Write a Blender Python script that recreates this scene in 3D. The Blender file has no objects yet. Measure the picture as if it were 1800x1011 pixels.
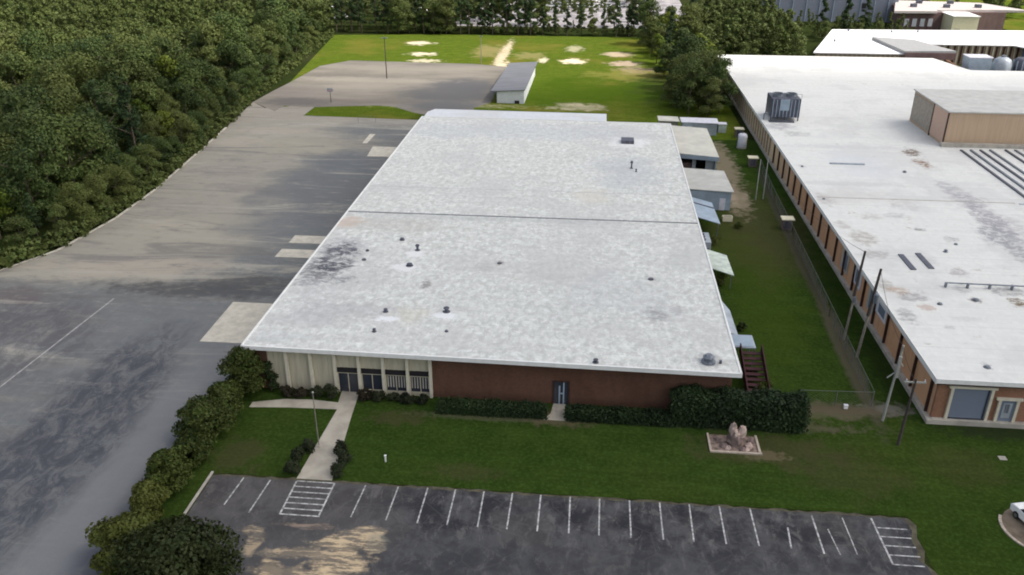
import bpy, math, random
import numpy as np
from mathutils import Vector, Matrix
R = math.radians
random.seed(7)
sc = bpy.context.scene
COL = sc.collection

# ------------------------------------------------------------------ camera, sky, sun, exposure
CAM_H = 50.0
FPX = 1480.0; CX, CY = 900.0, 505.5
PITCH = math.atan((CY + 198.0) / FPX)
YAW = math.atan(160.0 / (FPX * math.cos(PITCH) + 703.5 * math.sin(PITCH)))
cam = bpy.data.objects.new('camera', bpy.data.cameras.new('camera')); COL.objects.link(cam)
cam.location = (0, 0, CAM_H)
cam.rotation_euler = (R(90) - PITCH, 0, YAW)
cam.data.sensor_width = 36.0; cam.data.lens = 36.0 * FPX / 1800.0
cam.data.clip_start = 0.5; cam.data.clip_end = 6000
sc.camera = cam

SUN_EL, SUN_AZ = 52.0, 98.0           # degrees above the horizon, clockwise from +Y
SUN = Vector((math.cos(R(SUN_EL)) * math.sin(R(SUN_AZ)), math.cos(R(SUN_EL)) * math.cos(R(SUN_AZ)), math.sin(R(SUN_EL))))
w = bpy.data.worlds.new('World'); sc.world = w; w.use_nodes = True
wn = w.node_tree.nodes; wn.clear()
sky = wn.new('ShaderNodeTexSky'); sky.sky_type = 'NISHITA'; sky.sun_disc = False
sky.sun_elevation = R(SUN_EL); sky.sun_rotation = R(SUN_AZ)
sky.air_density = 1.0; sky.dust_density = 5.0; sky.ozone_density = 1.0
bg = wn.new('ShaderNodeBackground'); bg.inputs['Strength'].default_value = 0.15
wo = wn.new('ShaderNodeOutputWorld')
hs = wn.new('ShaderNodeHueSaturation'); hs.inputs['Saturation'].default_value = 0.45   # thin overcast: a whiter sky
w.node_tree.links.new(sky.outputs[0], hs.inputs['Color']); w.node_tree.links.new(hs.outputs[0], bg.inputs[0]); w.node_tree.links.new(bg.outputs[0], wo.inputs[0])
sl = bpy.data.lights.new('sun', 'SUN'); sl.energy = 2.5; sl.angle = R(5.0); sl.color = (1.0, 0.93, 0.82)
so = bpy.data.objects.new('sun', sl); COL.objects.link(so); so.rotation_euler = SUN.to_track_quat('Z', 'Y').to_euler()
sc.view_settings.view_transform = 'Standard'; sc.view_settings.look = 'None'
sc.view_settings.gamma = 1; sc.view_settings.exposure = 0.68
sc.cycles.max_bounces = 6; sc.cycles.transparent_max_bounces = 8
sc.cycles.use_denoising = True; sc.cycles.filter_width = 1.9

# survey helper: where a sight line of the drone's survey picture meets the level z
def G(px, py, z=0.0):
    x = px - CX; d = py - CY
    fw = FPX * math.cos(PITCH) - d * math.sin(PITCH); dn = FPX * math.sin(PITCH) + d * math.cos(PITCH)
    t = (CAM_H - z) / dn
    r = x * t; f = fw * t
    c, s = math.cos(YAW), math.sin(YAW)
    return (r * c - f * s, r * s + f * c)

# ------------------------------------------------------------------ node helpers
class N:
    def __init__(s, name, rough=0.85):
        s.m = bpy.data.materials.new(name); s.m.use_nodes = True
        s.t = s.m.node_tree; s.n = s.t.nodes; s.l = s.t.links
        s.b = s.n['Principled BSDF']; s.b.inputs['Roughness'].default_value = rough
        s.b.inputs['Specular IOR Level'].default_value = 0.25
        g = s.n.new('ShaderNodeNewGeometry'); s.pos = g.outputs['Position']; s.geo = g
    def node(s, k): return s.n.new(k)
    def put(s, sock, v):
        if isinstance(v, (int, float)): sock.default_value = v
        elif isinstance(v, (tuple, list)): sock.default_value = tuple(v) + ((1,) if len(v) == 3 and sock.type == 'RGBA' else ())
        else: s.l.new(v, sock)
    def math(s, op, a, b=0.0, c=0.0, clamp=False):
        n = s.node('ShaderNodeMath'); n.operation = op; n.use_clamp = clamp
        s.put(n.inputs[0], a); s.put(n.inputs[1], b); s.put(n.inputs[2], c); return n.outputs[0]
    def scl(s, sx, sy, sz=1.0, rot=0.0, vec=None):
        n = s.node('ShaderNodeMapping'); n.inputs['Scale'].default_value = (sx, sy, sz); n.inputs['Rotation'].default_value = (0, 0, rot)
        s.l.new(vec or s.pos, n.inputs['Vector']); return n.outputs[0]
    def noise(s, scale, detail=4, rough=0.55, vec=None, dist=0.0):
        n = s.node('ShaderNodeTexNoise'); n.inputs['Scale'].default_value = scale; n.inputs['Detail'].default_value = detail
        n.inputs['Roughness'].default_value = rough; n.inputs['Distortion'].default_value = dist
        s.l.new(vec or s.pos, n.inputs['Vector']); return n.outputs['Fac']
    def voro(s, scale, feat='F1', vec=None):
        n = s.node('ShaderNodeTexVoronoi'); n.feature = feat; n.inputs['Scale'].default_value = scale
        s.l.new(vec or s.pos, n.inputs['Vector']); return n.outputs['Distance']
    def rng(s, v, a, b, lo=0.0, hi=1.0):
        n = s.node('ShaderNodeMapRange'); n.interpolation_type = 'SMOOTHSTEP'
        s.put(n.inputs['Value'], v); n.inputs['From Min'].default_value = a; n.inputs['From Max'].default_value = b
        n.inputs['To Min'].default_value = lo; n.inputs['To Max'].default_value = hi; return n.outputs['Result']
    def mix(s, f, a, b):
        n = s.node('ShaderNodeMix'); n.data_type = 'RGBA'
        s.put(n.inputs[0], f); s.put(n.inputs[6], a); s.put(n.inputs[7], b); return n.outputs[2]
    def blob(s, cx, cy, rx, ry, rot=0.0, soft=0.35, amt=0.9, ns=None, detail=5):
        n = s.node('ShaderNodeMapping'); n.vector_type = 'TEXTURE'
        n.inputs['Location'].default_value = (cx, cy, 0); n.inputs['Rotation'].default_value = (0, 0, rot); n.inputs['Scale'].default_value = (rx, ry, 1e5)
        s.l.new(s.pos, n.inputs['Vector'])
        v = s.node('ShaderNodeVectorMath'); v.operation = 'LENGTH'; s.l.new(n.outputs[0], v.inputs[0])
        nz = s.noise(ns or 1.2 / max(min(rx, ry), 0.3), detail, 0.6)
        d = s.math('ADD', v.outputs['Value'], s.math('MULTIPLY', s.math('SUBTRACT', nz, 0.5), amt * 2))
        return s.rng(d, 1 + soft, 1 - soft)
    def col(s, c): s.put(s.b.inputs['Base Color'], c)
    def bump(s, h, strength=0.3, dist=0.05):
        n = s.node('ShaderNodeBump'); n.inputs['Strength'].default_value = strength; n.inputs['Distance'].default_value = dist
        s.l.new(h, n.inputs['Height']); s.l.new(n.outputs[0], s.b.inputs['Normal'])

def pblob(n, px, py, hw, hh, z=0.0, **k):
    c = G(px, py, z); x = abs(G(px + hw, py, z)[0] - G(px - hw, py, z)[0]) / 2; y = abs(G(px, py + hh, z)[1] - G(px, py - hh, z)[1]) / 2
    return n.blob(c[0], c[1], x, y, **k)

def plain(name, c, rough=0.7, var=0.18, scale=1.5, metal=0.0, stretch=(1, 1, 1)):
    n = N(name, rough); n.b.inputs['Metallic'].default_value = metal
    f = n.noise(scale, 5, 0.6, n.scl(*stretch))
    lo = tuple(x * (1 - var) for x in c); hi = tuple(min(1, x * (1 + var)) for x in c)
    n.col(n.mix(n.rng(f, 0.3, 0.7), lo, hi)); return n.m

def grass_mat(name, dark, mid, dry, drymask=0.35, patches=(), sand=(0.56, 0.50, 0.36), strips=()):
    n = N(name, 1.0); n.b.inputs['Specular IOR Level'].default_value = 0.0
    a = n.noise(0.045, 5, 0.6); b = n.noise(0.35, 5, 0.65); c = n.noise(2.6, 4, 0.7)
    base = n.mix(n.rng(b, 0.3, 0.7), dark, mid)
    base = n.mix(n.math('MULTIPLY', n.rng(a, 0.48, 0.68), drymask), base, dry)
    mow = n.noise(1.0, 3, 0.6, n.scl(0.05, 1.1, 1))
    base = n.mix(n.math('MULTIPLY', n.rng(mow, 0.42, 0.6), 0.5), base, tuple(x * 0.62 for x in mid))
    base = n.mix(n.math('MULTIPLY', n.rng(c, 0.4, 0.7), 0.5), base, tuple(x * 1.7 for x in mid))
    f = n.noise(9.0, 3, 0.7)
    base = n.mix(n.math('MULTIPLY', n.rng(f, 0.3, 0.6), 0.28), tuple(x * .45 for x in dark), base) if False else base
    for (px, py, hw, hh, k, cl) in patches:
        base = n.mix(n.math('MULTIPLY', pblob(n, px, py, hw, hh, soft=0.45, amt=1.5), k), base, cl or sand)
    for (bx, by, rx, ry, ro, k, cl) in strips:
        base = n.mix(n.math('MULTIPLY', n.blob(bx, by, rx, ry, ro, .35, .45, .5), k), base, cl)
    n.col(base); n.bump(n.noise(5.0, 4, 0.8), 0.6, 0.12); return n.m

# ------------------------------------------------------------------ mesh builder
class MB:
    def __init__(s): s.v = []; s.f = []
    def add(s, vs, fs):
        o = len(s.v); s.v += [tuple(x) for x in vs]; s.f += [tuple(o + i for i in q) for q in fs]; return s
    def box(s, x0, x1, y0, y1, z0, z1):
        vs = [(x0,y0,z0),(x1,y0,z0),(x1,y1,z0),(x0,y1,z0),(x0,y0,z1),(x1,y0,z1),(x1,y1,z1),(x0,y1,z1)]
        return s.add(vs, [(3,2,1,0),(4,5,6,7),(0,1,5,4),(1,2,6,5),(2,3,7,6),(3,0,4,7)])
    def prism(s, pts, z0, z1):
        n = len(pts)
        a = sum(pts[i][0] * pts[(i + 1) % n][1] - pts[(i + 1) % n][0] * pts[i][1] for i in range(n))
        if a < 0: pts = pts[::-1]
        zs0 = z0 if isinstance(z0, (list, tuple)) else [z0] * n; zs1 = z1 if isinstance(z1, (list, tuple)) else [z1] * n
        if a < 0: zs0 = list(zs0)[::-1]; zs1 = list(zs1)[::-1]
        vs = [(p[0], p[1], z) for p, z in zip(pts, zs0)] + [(p[0], p[1], z) for p, z in zip(pts, zs1)]
        fs = [tuple(range(n - 1, -1, -1)), tuple(range(n, 2 * n))] + [(i, (i + 1) % n, n + (i + 1) % n, n + i) for i in range(n)]
        return s.add(vs, fs)
    def sheet(s, pts, z):
        n = len(pts); a = sum(pts[i][0] * pts[(i + 1) % n][1] - pts[(i + 1) % n][0] * pts[i][1] for i in range(n))
        if a < 0: pts = pts[::-1]
        return s.add([(p[0], p[1], z) for p in pts], [tuple(range(n))])
    def tube(s, p, q, r0, r1=None, n=8):
        r1 = r0 if r1 is None else r1
        p = Vector(p); q = Vector(q); d = (q - p).normalized(); u = d.orthogonal().normalized(); v = d.cross(u)
        vs = []
        for c, r in ((p, r0), (q, r1)):
            for i in range(n):
                a = 2 * math.pi * i / n; vs.append(c + u * (r * math.cos(a)) + v * (r * math.sin(a)))
        return s.add(vs, [tuple(range(n - 1, -1, -1)), tuple(range(n, 2 * n))] + [(i, (i + 1) % n, n + (i + 1) % n, n + i) for i in range(n)])
    def lathe(s, cx, cy, prof, n=20):
        o = [];
        for r, z in prof:
            for i in range(n):
                a = 2 * math.pi * i / n; o.append((cx + r * math.cos(a), cy + r * math.sin(a), z))
        fs = [(k * n + i, k * n + (i + 1) % n, (k + 1) * n + (i + 1) % n, (k + 1) * n + i) for k in range(len(prof) - 1) for i in range(n)]
        fs += [tuple(range(n - 1, -1, -1)), tuple(range((len(prof) - 1) * n, len(prof) * n))]
        return s.add(o, fs)
    def build(s, name, mat, parent=None, smooth=False, bevel=0.0):
        me = bpy.data.meshes.new(name); off = parent.matrix_basis.translation if parent is not None and parent.type == 'EMPTY' else None
        root = parent
        while root is not None and root.parent is not None: root = root.parent
        o = Vector(root['origin']) if root is not None and 'origin' in root else Vector((0, 0, 0))
        me.from_pydata([(x - o.x, y - o.y, z - o.z) for x, y, z in s.v], [], s.f); me.update()
        if smooth:
            for p in me.polygons: p.use_smooth = True
        me.materials.append(mat)
        ob = bpy.data.objects.new(name, me); COL.objects.link(ob)
        if parent is not None: ob.parent = parent
        if bevel:
            b = ob.modifiers.new('bevel', 'BEVEL'); b.width = bevel; b.segments = 2; b.limit_method = 'ANGLE'
        return ob

def thing(name, label, cat, loc=(0, 0, 0), group=None, rotz=0.0):
    o = bpy.data.objects.new(name, None); COL.objects.link(o); o.empty_display_size = 0.5
    o.location = loc; o.rotation_euler = (0, 0, rotz); o['origin'] = tuple(float(v) for v in loc)
    o['label'] = label; o['category'] = cat
    if group: o['group'] = group
    return o
def tag(o, label, cat, group=None):
    o['label'] = label; o['category'] = cat
    if group: o['group'] = group
    return o
def struct(o, kind='structure'): o['kind'] = kind; return o
def copy_tree(src, loc, rotz=0.0, scale=1.0, label=None, group=None):
    r = src.copy(); COL.objects.link(r); r.location = loc; r.rotation_euler = (0, 0, rotz)
    r.scale = (scale,) * 3 if isinstance(scale, (int, float)) else scale
    if label: r['label'] = label
    if group: r['group'] = group
    for ch in list(src.children):
        c = ch.copy(); COL.objects.link(c); c.parent = r
        for g in list(ch.children):
            d = g.copy(); COL.objects.link(d); d.parent = c
    return r

# ------------------------------------------------------------------ materials
GR_D, GR_M, GR_DRY = (0.017, 0.035, 0.0070), (0.032, 0.056, 0.0110), (0.075, 0.068, 0.025)
M = {}
M['ground'] = grass_mat('woodland floor', (0.016, 0.022, 0.008), (0.024, 0.034, 0.010), (0.06, 0.052, 0.03), 0.5)
DRY = (0.060, 0.052, 0.026)
M['lawn'] = grass_mat('shady lawn', GR_D, GR_M, (0.042, 0.052, 0.012), 0.5, [
    (1340, 790, 120, 26, .5, DRY), (700, 735, 50, 12, .55, DRY), (985, 735, 60, 14, .6, (.12, .09, .06)), (1480, 830, 90, 40, .35, DRY),
    (820, 830, 60, 14, .4, DRY), (1340, 800, 40, 9, .6, (.14, .11, .07)), (1450, 722, 90, 14, .7, (.12, .10, .07)),
    (1310, 745, 180, 10, .55, (.11, .09, .065)), (1100, 738, 180, 7, .5, (.10, .09, .06)), (860, 734, 120, 6, .5, (.1, .09, .06)),
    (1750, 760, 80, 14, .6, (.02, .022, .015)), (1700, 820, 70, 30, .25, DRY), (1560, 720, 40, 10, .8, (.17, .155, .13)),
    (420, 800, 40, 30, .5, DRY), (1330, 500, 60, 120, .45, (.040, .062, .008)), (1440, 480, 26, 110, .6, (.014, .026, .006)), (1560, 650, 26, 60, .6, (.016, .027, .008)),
    (1295, 350, 20, 26, .9, (.33, .27, .2)), (1275, 290, 18, 40, .8, (.22, .18, .13)), (1340, 390, 70, 60, .4, DRY), (1330, 430, 90, 60, .3, DRY)],
    strips=[(31.0, 92, 1.0, 16, R(-1.6), .85, (.085, .075, .052)), (31.6, 118, .9, 16, R(-1.3), .75, (.065, .06, .042)), (32.2, 146, .8, 18, R(-1.8), .7, (.07, .068, .05)), (27, 78, 5, .8, 0, .6, (.10, .08, .055))])
M['field'] = grass_mat('sunny field grass', (0.046, 0.078, 0.009), (0.086, 0.118, 0.015), (0.15, 0.125, 0.028), 0.8, [
    (738, 76, 22, 3.2, 1, None), (742, 95, 22, 3, 1, None), (748, 107, 26, 2.6, .8, None),
    (1008, 108, 20, 4.5, 1, (.70, .60, .42)), (885, 95, 9, 22, .95, (.52, .44, .31)), (860, 90, 26, 10, .5, (.3, .24, .12)), (930, 98, 26, 6, .5, (.3, .25, .12)),
    (1010, 86, 14, 5, .5, None), (1085, 96, 22, 4, .75, (.55, .43, .32)), (1098, 112, 26, 4, .75, (.5, .38, .3)), (1120, 124, 34, 6, .6, (.4, .3, .22)),
    (1015, 188, 44, 6, .7, (.55, .47, .35)), (700, 183, 200, 4, .5, (.4, .36, .22)), (955, 106, 8, 4, .9, None), (880, 120, 14, 12, .9, (.6, .5, .36)),
    (1150, 150, 40, 30, .5, (.05, .05, .03)), (1050, 165, 130, 24, .65, (.045, .085, .007)), (1100, 132, 60, 8, .5, (.24, .21, .06)), (760, 210, 40, 10, .7, (.03, .05, .01))])  # dark blobs beside the belt: tree shadow and cloud shade painted as colour

def asphalt_yard():
    n = N('worn asphalt yard', 0.9)
    tan, grey, dark = (0.265, 0.248, 0.207), (0.135, 0.142, 0.142), (0.055, 0.059, 0.072)
    big = n.noise(0.025, 5, 0.6, n.scl(1, 2.2, 1)); streak = n.noise(0.14, 6, 0.7, n.scl(0.35, 1.6, 1, R(8)))
    fine = n.noise(1.1, 5, 0.7)
    # bleaching runs from the wood's edge towards the warehouse
    sx = n.node('ShaderNodeSeparateXYZ'); n.l.new(n.pos, sx.inputs[0])
    x = sx.outputs['X']; y = sx.outputs['Y']
    edge = n.math('ADD', x, n.math('MULTIPLY', n.math('SUBTRACT', big, 0.5), 34))
    edge = n.math('ADD', edge, n.math('MULTIPLY', n.math('SUBTRACT', streak, 0.5), 9))
    t = n.rng(edge, -49, -60)
    t = n.math('MULTIPLY', t, n.rng(n.math('ADD', y, n.math('MULTIPLY', n.math('SUBTRACT', big, .5), 18)), 94, 106))
    c = n.mix(t, grey, tan)
    c = n.mix(n.math('MULTIPLY', n.rng(y, 184, 196), .85), c, (0.27, 0.245, 0.205))
    c = n.mix(n.math('MULTIPLY', n.rng(y, 96, 80), 0.6), c, (0.120, 0.125, 0.132))
    c = n.mix(n.math('MULTIPLY', n.rng(streak, 0.5, 0.68), 0.42), c, (0.19, 0.175, 0.15))
    c = n.mix(n.math('MULTIPLY', n.rng(fine, 0.42, 0.75), 0.22), c, (0.30, 0.29, 0.27))
    for (px, py, hw, hh, k, cl) in [(300, 395, 60, 10, .7, (.33, .30, .245)), (420, 250, 50, 10, .7, (.33, .30, .25)), (480, 230, 70, 6, .6, (.34, .30, .25)), (100, 480, 110, 14, .7, (.31, .285, .235)), (350, 510, 170, 13, .85, (.06, .06, .062)), (430, 495, 90, 14, .8, (.065, .065, .065)),
            (60, 560, 90, 40, .45, (.12, .11, .115)), (30, 520, 60, 16, .7, (.11, .09, .09)),
            (200, 1000, 90, 40, .75, (.085, .09, .12)), (330, 800, 40, 60, .6, (.10, .105, .13)),
            (250, 470, 150, 20, .7, (.34, .30, .245)), (330, 420, 130, 30, .6, (.31, .285, .23)), (560, 255, 110, 16, .6, (.29, .265, .21)),
            (400, 300, 70, 9, .5, (.2, .18, .165)), (300, 360, 90, 8, .45, (.2, .18, .16)), (430, 330, 60, 8, .5, (.19, .17, .16)),
            (560, 330, 90, 55, .75, (.125, .13, .137)), (500, 400, 90, 30, .5, (.13, .137, .145)), (600, 285, 70, 20, .6, (.115, .125, .135)),
            (60, 640, 90, 14, .5, (.19, .185, .175)), (40, 600, 40, 30, .5, (.2, .195, .19))]:
        c = n.mix(n.math('MULTIPLY', pblob(n, px, py, hw, hh, soft=.5, amt=1.1), k), c, cl)
    wst = n.noise(.09, 8, .72, n.scl(.30, 1.7, 1, R(12)), 1.2)
    c = n.mix(n.math('MULTIPLY', n.rng(wst, .52, .64), .75), c, (.325, .308, .262))
    c = n.mix(n.math('MULTIPLY', n.rng(wst, .47, .36), .6), c, (.125, .12, .118))
    m2 = n.noise(.42, 7, .8, n.scl(.55, 1.5, 1, R(6)), .4)
    c = n.mix(n.math('MULTIPLY', n.rng(m2, .52, .72), .5), c, (.31, .285, .245))
    c = n.mix(n.math('MULTIPLY', n.rng(m2, .48, .3), .5), c, (.10, .10, .105))
    tr_ = n.noise(.5, 5, .7, n.scl(2.2, .16, 1, R(-3)), .2)
    c = n.mix(n.math('MULTIPLY', n.math('MULTIPLY', n.rng(tr_, .5, .7), n.rng(y, 96, 84)), .5), c, (.19, .19, .19))
    blotch = n.rng(n.noise(0.42, 8, 0.8, n.scl(1.5, .8, 1, R(-20)), .8), .40, .58)
    for (bx, by, rx, ry, k, cl) in [(-43.3, 60, 3.0, 30, .75, (.165, .17, .178)), (-52, 88, 9, 6, .5, (.15, .155, .16)), (-39.2, 56, 1.6, 18, .6, (.085, .09, .105))]:
        c = n.mix(n.math('MULTIPLY', n.blob(bx, by, rx, ry, 0, .6, .6, .12), k), c, cl)
    lane = n.blob(-51.5, 63, 5.6, 24, 0, .35, .45, .15)
    c = n.mix(n.math('MULTIPLY', lane, .45), c, (.085, .09, .10))
    c = n.mix(n.math('MULTIPLY', n.math('MULTIPLY', lane, blotch), .85), c, (.046, .049, .062))
    side = n.blob(-70, 82, 10, 13, 0, .4, .6, .15)
    c = n.mix(n.math('MULTIPLY', n.math('MULTIPLY', side, blotch), .6), c, (.07, .068, .075))
    n.col(c); n.bump(fine, 0.25, 0.05); return n.m
M['yard'] = asphalt_yard()

def asphalt_back():
    n = N('back lot asphalt', 0.9)
    a = n.noise(0.07, 6, 0.65, n.scl(0.5, 1.5, 1)); f = n.noise(0.9, 5, .7)
    c = n.mix(n.rng(a, .35, .65), (.135, .123, .105), (.215, .195, .163))
    c = n.mix(n.math('MULTIPLY', n.rng(f, .4, .7), .3), c, (.2, .18, .16))
    for (px, py, hw, hh, k, cl) in [(700, 120, 150, 4, .6, (.24, .22, .185)), (640, 155, 100, 6, .5, (.25, .225, .19)), (790, 165, 75, 22, .9, (.09, .09, .092)), (820, 150, 50, 12, .8, (.085, .085, .09)), (780, 187, 60, 9, .85, (.105, .105, .107)),  # dark greys left of the storage shed paint its cast shadow into the asphalt
            (520, 178, 60, 7, .7, (.10, .09, .088)), (640, 178, 90, 4, .5, (.14, .12, .105)), (520, 160, 60, 10, .45, (.15, .135, .125)), (650, 140, 130, 4, .5, (.30, .275, .23))]:
        c = n.mix(n.math('MULTIPLY', pblob(n, px, py, hw, hh, soft=.5, amt=.8), k), c, cl)
    n.col(c); return n.m
M['backlot'] = asphalt_back()

def asphalt_front():
    n = N('front lot asphalt', 0.85)
    a = n.noise(0.28, 6, 0.65); b = n.noise(1.6, 5, .7); g = n.noise(0.12, 4, .6)
    c = n.mix(n.rng(a, .40, .60), (.022, .022, .027), (.066, .066, .070))
    a2 = n.noise(.75, 7, .75, n.scl(1.4, .7, 1), .5); c = n.mix(n.math('MULTIPLY', n.rng(a2, .52, .63), .5), c, (.145, .139, .133)); c = n.mix(n.math('MULTIPLY', n.rng(a2, .47, .38), .5), c, (.018, .018, .022))
    c = n.mix(n.math('MULTIPLY', n.rng(g, .5, .65), .45), c, (.075, .072, .068))
    c = n.mix(n.math('MULTIPLY', n.rng(b, .5, .75), .35), c, (.105, .10, .095))
    cr = n.voro(.33, 'DISTANCE_TO_EDGE', None); crn = n.noise(.8, 3, .6)
    c = n.mix(n.math('MULTIPLY', n.rng(n.math('ADD', cr, n.math('MULTIPLY', crn, .05)), .055, .03), .22), c, (.11, .106, .10))
    n2 = n.node('ShaderNodeSeparateXYZ'); n.l.new(n.pos, n2.inputs[0])
    c = n.mix(n.math('MULTIPLY', n.rng(n2.outputs['X'], -12, -20), .35), c, (.105, .096, .09))
    c = n.mix(n.math('MULTIPLY', n.rng(n2.outputs['Y'], 57, 53), .4), c, (.058, .060, .064))
    sand = (.50, .39, .25)
    streaks = n.rng(n.noise(.55, 6, .75, n.scl(.45, 2.0, 1, R(-14))), .46, .56)
    for (px, py, hw, hh, k, cl) in [(615, 955, 55, 17, 1, sand), (650, 934, 30, 7, .9, sand), (590, 990, 60, 22, 1, sand), (540, 972, 60, 8, .8, sand), (447, 955, 12, 20, .6, sand), (480, 1000, 26, 13, .9, sand), (440, 930, 20, 8, .6, sand),
            (540, 1012, 110, 12, .9, sand), (540, 925, 50, 5, .55, (.36, .27, .2)), (520, 975, 80, 8, .5, (.36, .29, .2)), (665, 955, 22, 14, .5, (.2, .2, .16))]:
        mk = n.math('MULTIPLY', pblob(n, px, py, hw, hh, soft=.35, amt=1.6, ns=.5), n.math('ADD', n.math('MULTIPLY', streaks, .8), .2))
        c = n.mix(n.math('MULTIPLY', mk, k), c, cl)
    n.col(c); n.bump(b, .3, .04); return n.m
M['frontlot'] = asphalt_front()

def roof_mat(name, base, z, patches, mottle=.2, tint=(.985, 1.0, .945), seam=9.0):
    n = N(name, .8)
    a = n.noise(.9, 8, .72, n.scl(1.3, .8, 1), .5); b = n.noise(.10, 5, .6); f = n.noise(1.6, 6, .7, n.scl(1, .8, 1), .5); v = n.noise(.7, 5, .7, n.scl(.25, 2.2, 1))
    bb = tuple(base * t for t in tint)
    c = n.mix(n.rng(a, .34, .66), tuple(x * (1 - mottle) for x in bb), tuple(min(.86, x * (1 + mottle * .6)) for x in bb))
    c = n.mix(n.math('MULTIPLY', n.rng(f, .52, .64), mottle * 2.2), c, (.84, .85, .85))
    c = n.mix(n.math('MULTIPLY', n.rng(f, .46, .32), mottle * 1.3), c, tuple(x * .62 for x in bb))
    c = n.mix(n.math('MULTIPLY', n.rng(b, .48, .62), .5), c, (base * .80, base * .80, base * .78))
    c = n.mix(n.math('MULTIPLY', n.rng(v, .5, .72), mottle * 1.0), c, tuple(x * .72 for x in bb))
    brk = n.rng(n.noise(1.1, 7, .75, n.scl(.8, 1.1, 1), .6), .42, .54, .28, 1.0)
    w_ = n.node('ShaderNodeTexWave'); w_.wave_type = 'BANDS'; w_.bands_direction = 'Y'; w_.inputs['Scale'].default_value = 1.0 / seam; w_.inputs['Distortion'].default_value = .15
    n.l.new(n.pos, w_.inputs['Vector'])
    c = n.mix(n.math('MULTIPLY', n.rng(w_.outputs['Fac'], .985, 1.0), .16), c, tuple(x * .6 for x in bb))
    if seam > 12:
        sp = n.rng(n.noise(.16, 3, .6), .50, .64); sq = n.rng(n.noise(.75, 7, .75, n.scl(1, 1, 1), .4), .56, .66)
        c = n.mix(n.math('MULTIPLY', n.math('MULTIPLY', sp, sq), .7), c, (.37, .34, .31))
    bt = n.node('ShaderNodeTexBrick'); bt.inputs['Scale'].default_value = 1.0; bt.inputs['Brick Width'].default_value = 11.0; bt.inputs['Row Height'].default_value = 1.05; bt.inputs['Mortar Size'].default_value = .035
    n.l.new(n.pos, bt.inputs['Vector']); n.put(bt.inputs['Color1'], (0, 0, 0)); n.put(bt.inputs['Color2'], (1, 1, 1)); n.put(bt.inputs['Mortar'], (.5, .5, .5))
    c = n.mix(n.math('MULTIPLY', bt.outputs['Fac'], .16), c, tuple(x * .55 for x in bb))
    c = n.mix(n.math('MULTIPLY', bt.outputs['Color'], .12), c, tuple(x * .70 for x in bb))
    for (px, py, hw, hh, k, cl) in patches:
        mk = pblob(n, px, py, hw, hh, z=z, soft=.4, amt=1.3, ns=None)
        if max(cl) < .45 and hw < 60: mk = n.math('MULTIPLY', mk, brk)
        c = n.mix(n.math('MULTIPLY', mk, k), c, cl)
    n.col(c); n.bump(f, .15, .03); return n.m
ST = (.13, .13, .15)
M['roof'] = roof_mat('white coated roof', .585, 5.6, [
    (605, 432, 34, 16, .55, (.28, .28, .31)), (600, 440, 32, 13, .85, (.06, .06, .08)), (565, 478, 36, 13, .8, (.10, .10, .11)), (585, 462, 34, 14, .9, (.06, .06, .08)), (600, 492, 24, 7, .7, ST), (545, 495, 28, 7, .6, (.2, .2, .22)),
    (612, 390, 26, 10, .6, (.5, .38, .3)), (690, 395, 80, 12, .35, (.36, .34, .30)), (620, 545, 70, 14, .45, (.34, .33, .34)), (540, 560, 60, 14, .4, (.36, .36, .37)),
    (480, 590, 60, 10, .35, (.42, .43, .44)), (560, 520, 50, 30, .35, (.36, .36, .38)), (760, 600, 200, 12, .25, (.46, .46, .45)), (950, 480, 60, 14, .25, (.44, .43, .40)), (660, 470, 40, 30, .3, (.40, .39, .39)), (1152, 553, 20, 12, .8, (.24, .24, .24)), (1190, 545, 10, 8, .6, (.3, .3, .3)), (750, 500, 9, 7, .8, (.22, .21, .2)), (878, 462, 7, 4, .8, (.25, .22, .2)), (850, 470, 16, 8, .35, (.32, .3, .28)),
    (1144, 490, 8, 4, .7, (.25, .24, .24)), (1245, 634, 22, 10, .5, (.25, .25, .26)), (1080, 520, 120, 40, .28, (.42, .43, .44)), (720, 555, 28, 14, .35, (.50, .47, .38)),
    (1200, 455, 30, 22, .4, (.45, .46, .44)), (1100, 300, 60, 30, .35, (.36, .38, .42)), (1040, 345, 30, 14, .4, (.58, .54, .46)), (900, 230, 250, 14, .35, (.40, .42, .46)), (860, 385, 250, 4, .35, (.34, .35, .36)),
    (1105, 250, 30, 8, .6, (.7, .7, .7)), (680, 560, 20, 5, .9, (.72, .73, .74)), (782, 555, 20, 6, .9, (.72, .73, .74)), (730, 445, 16, 6, .8, (.7, .7, .7)), (710, 470, 20, 6, .8, (.7, .7, .7))], .22)
M['rear roof'] = roof_mat('rear lean-to roof', .62, 5.9, [], .05, (.93, .96, 1.0))
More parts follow.
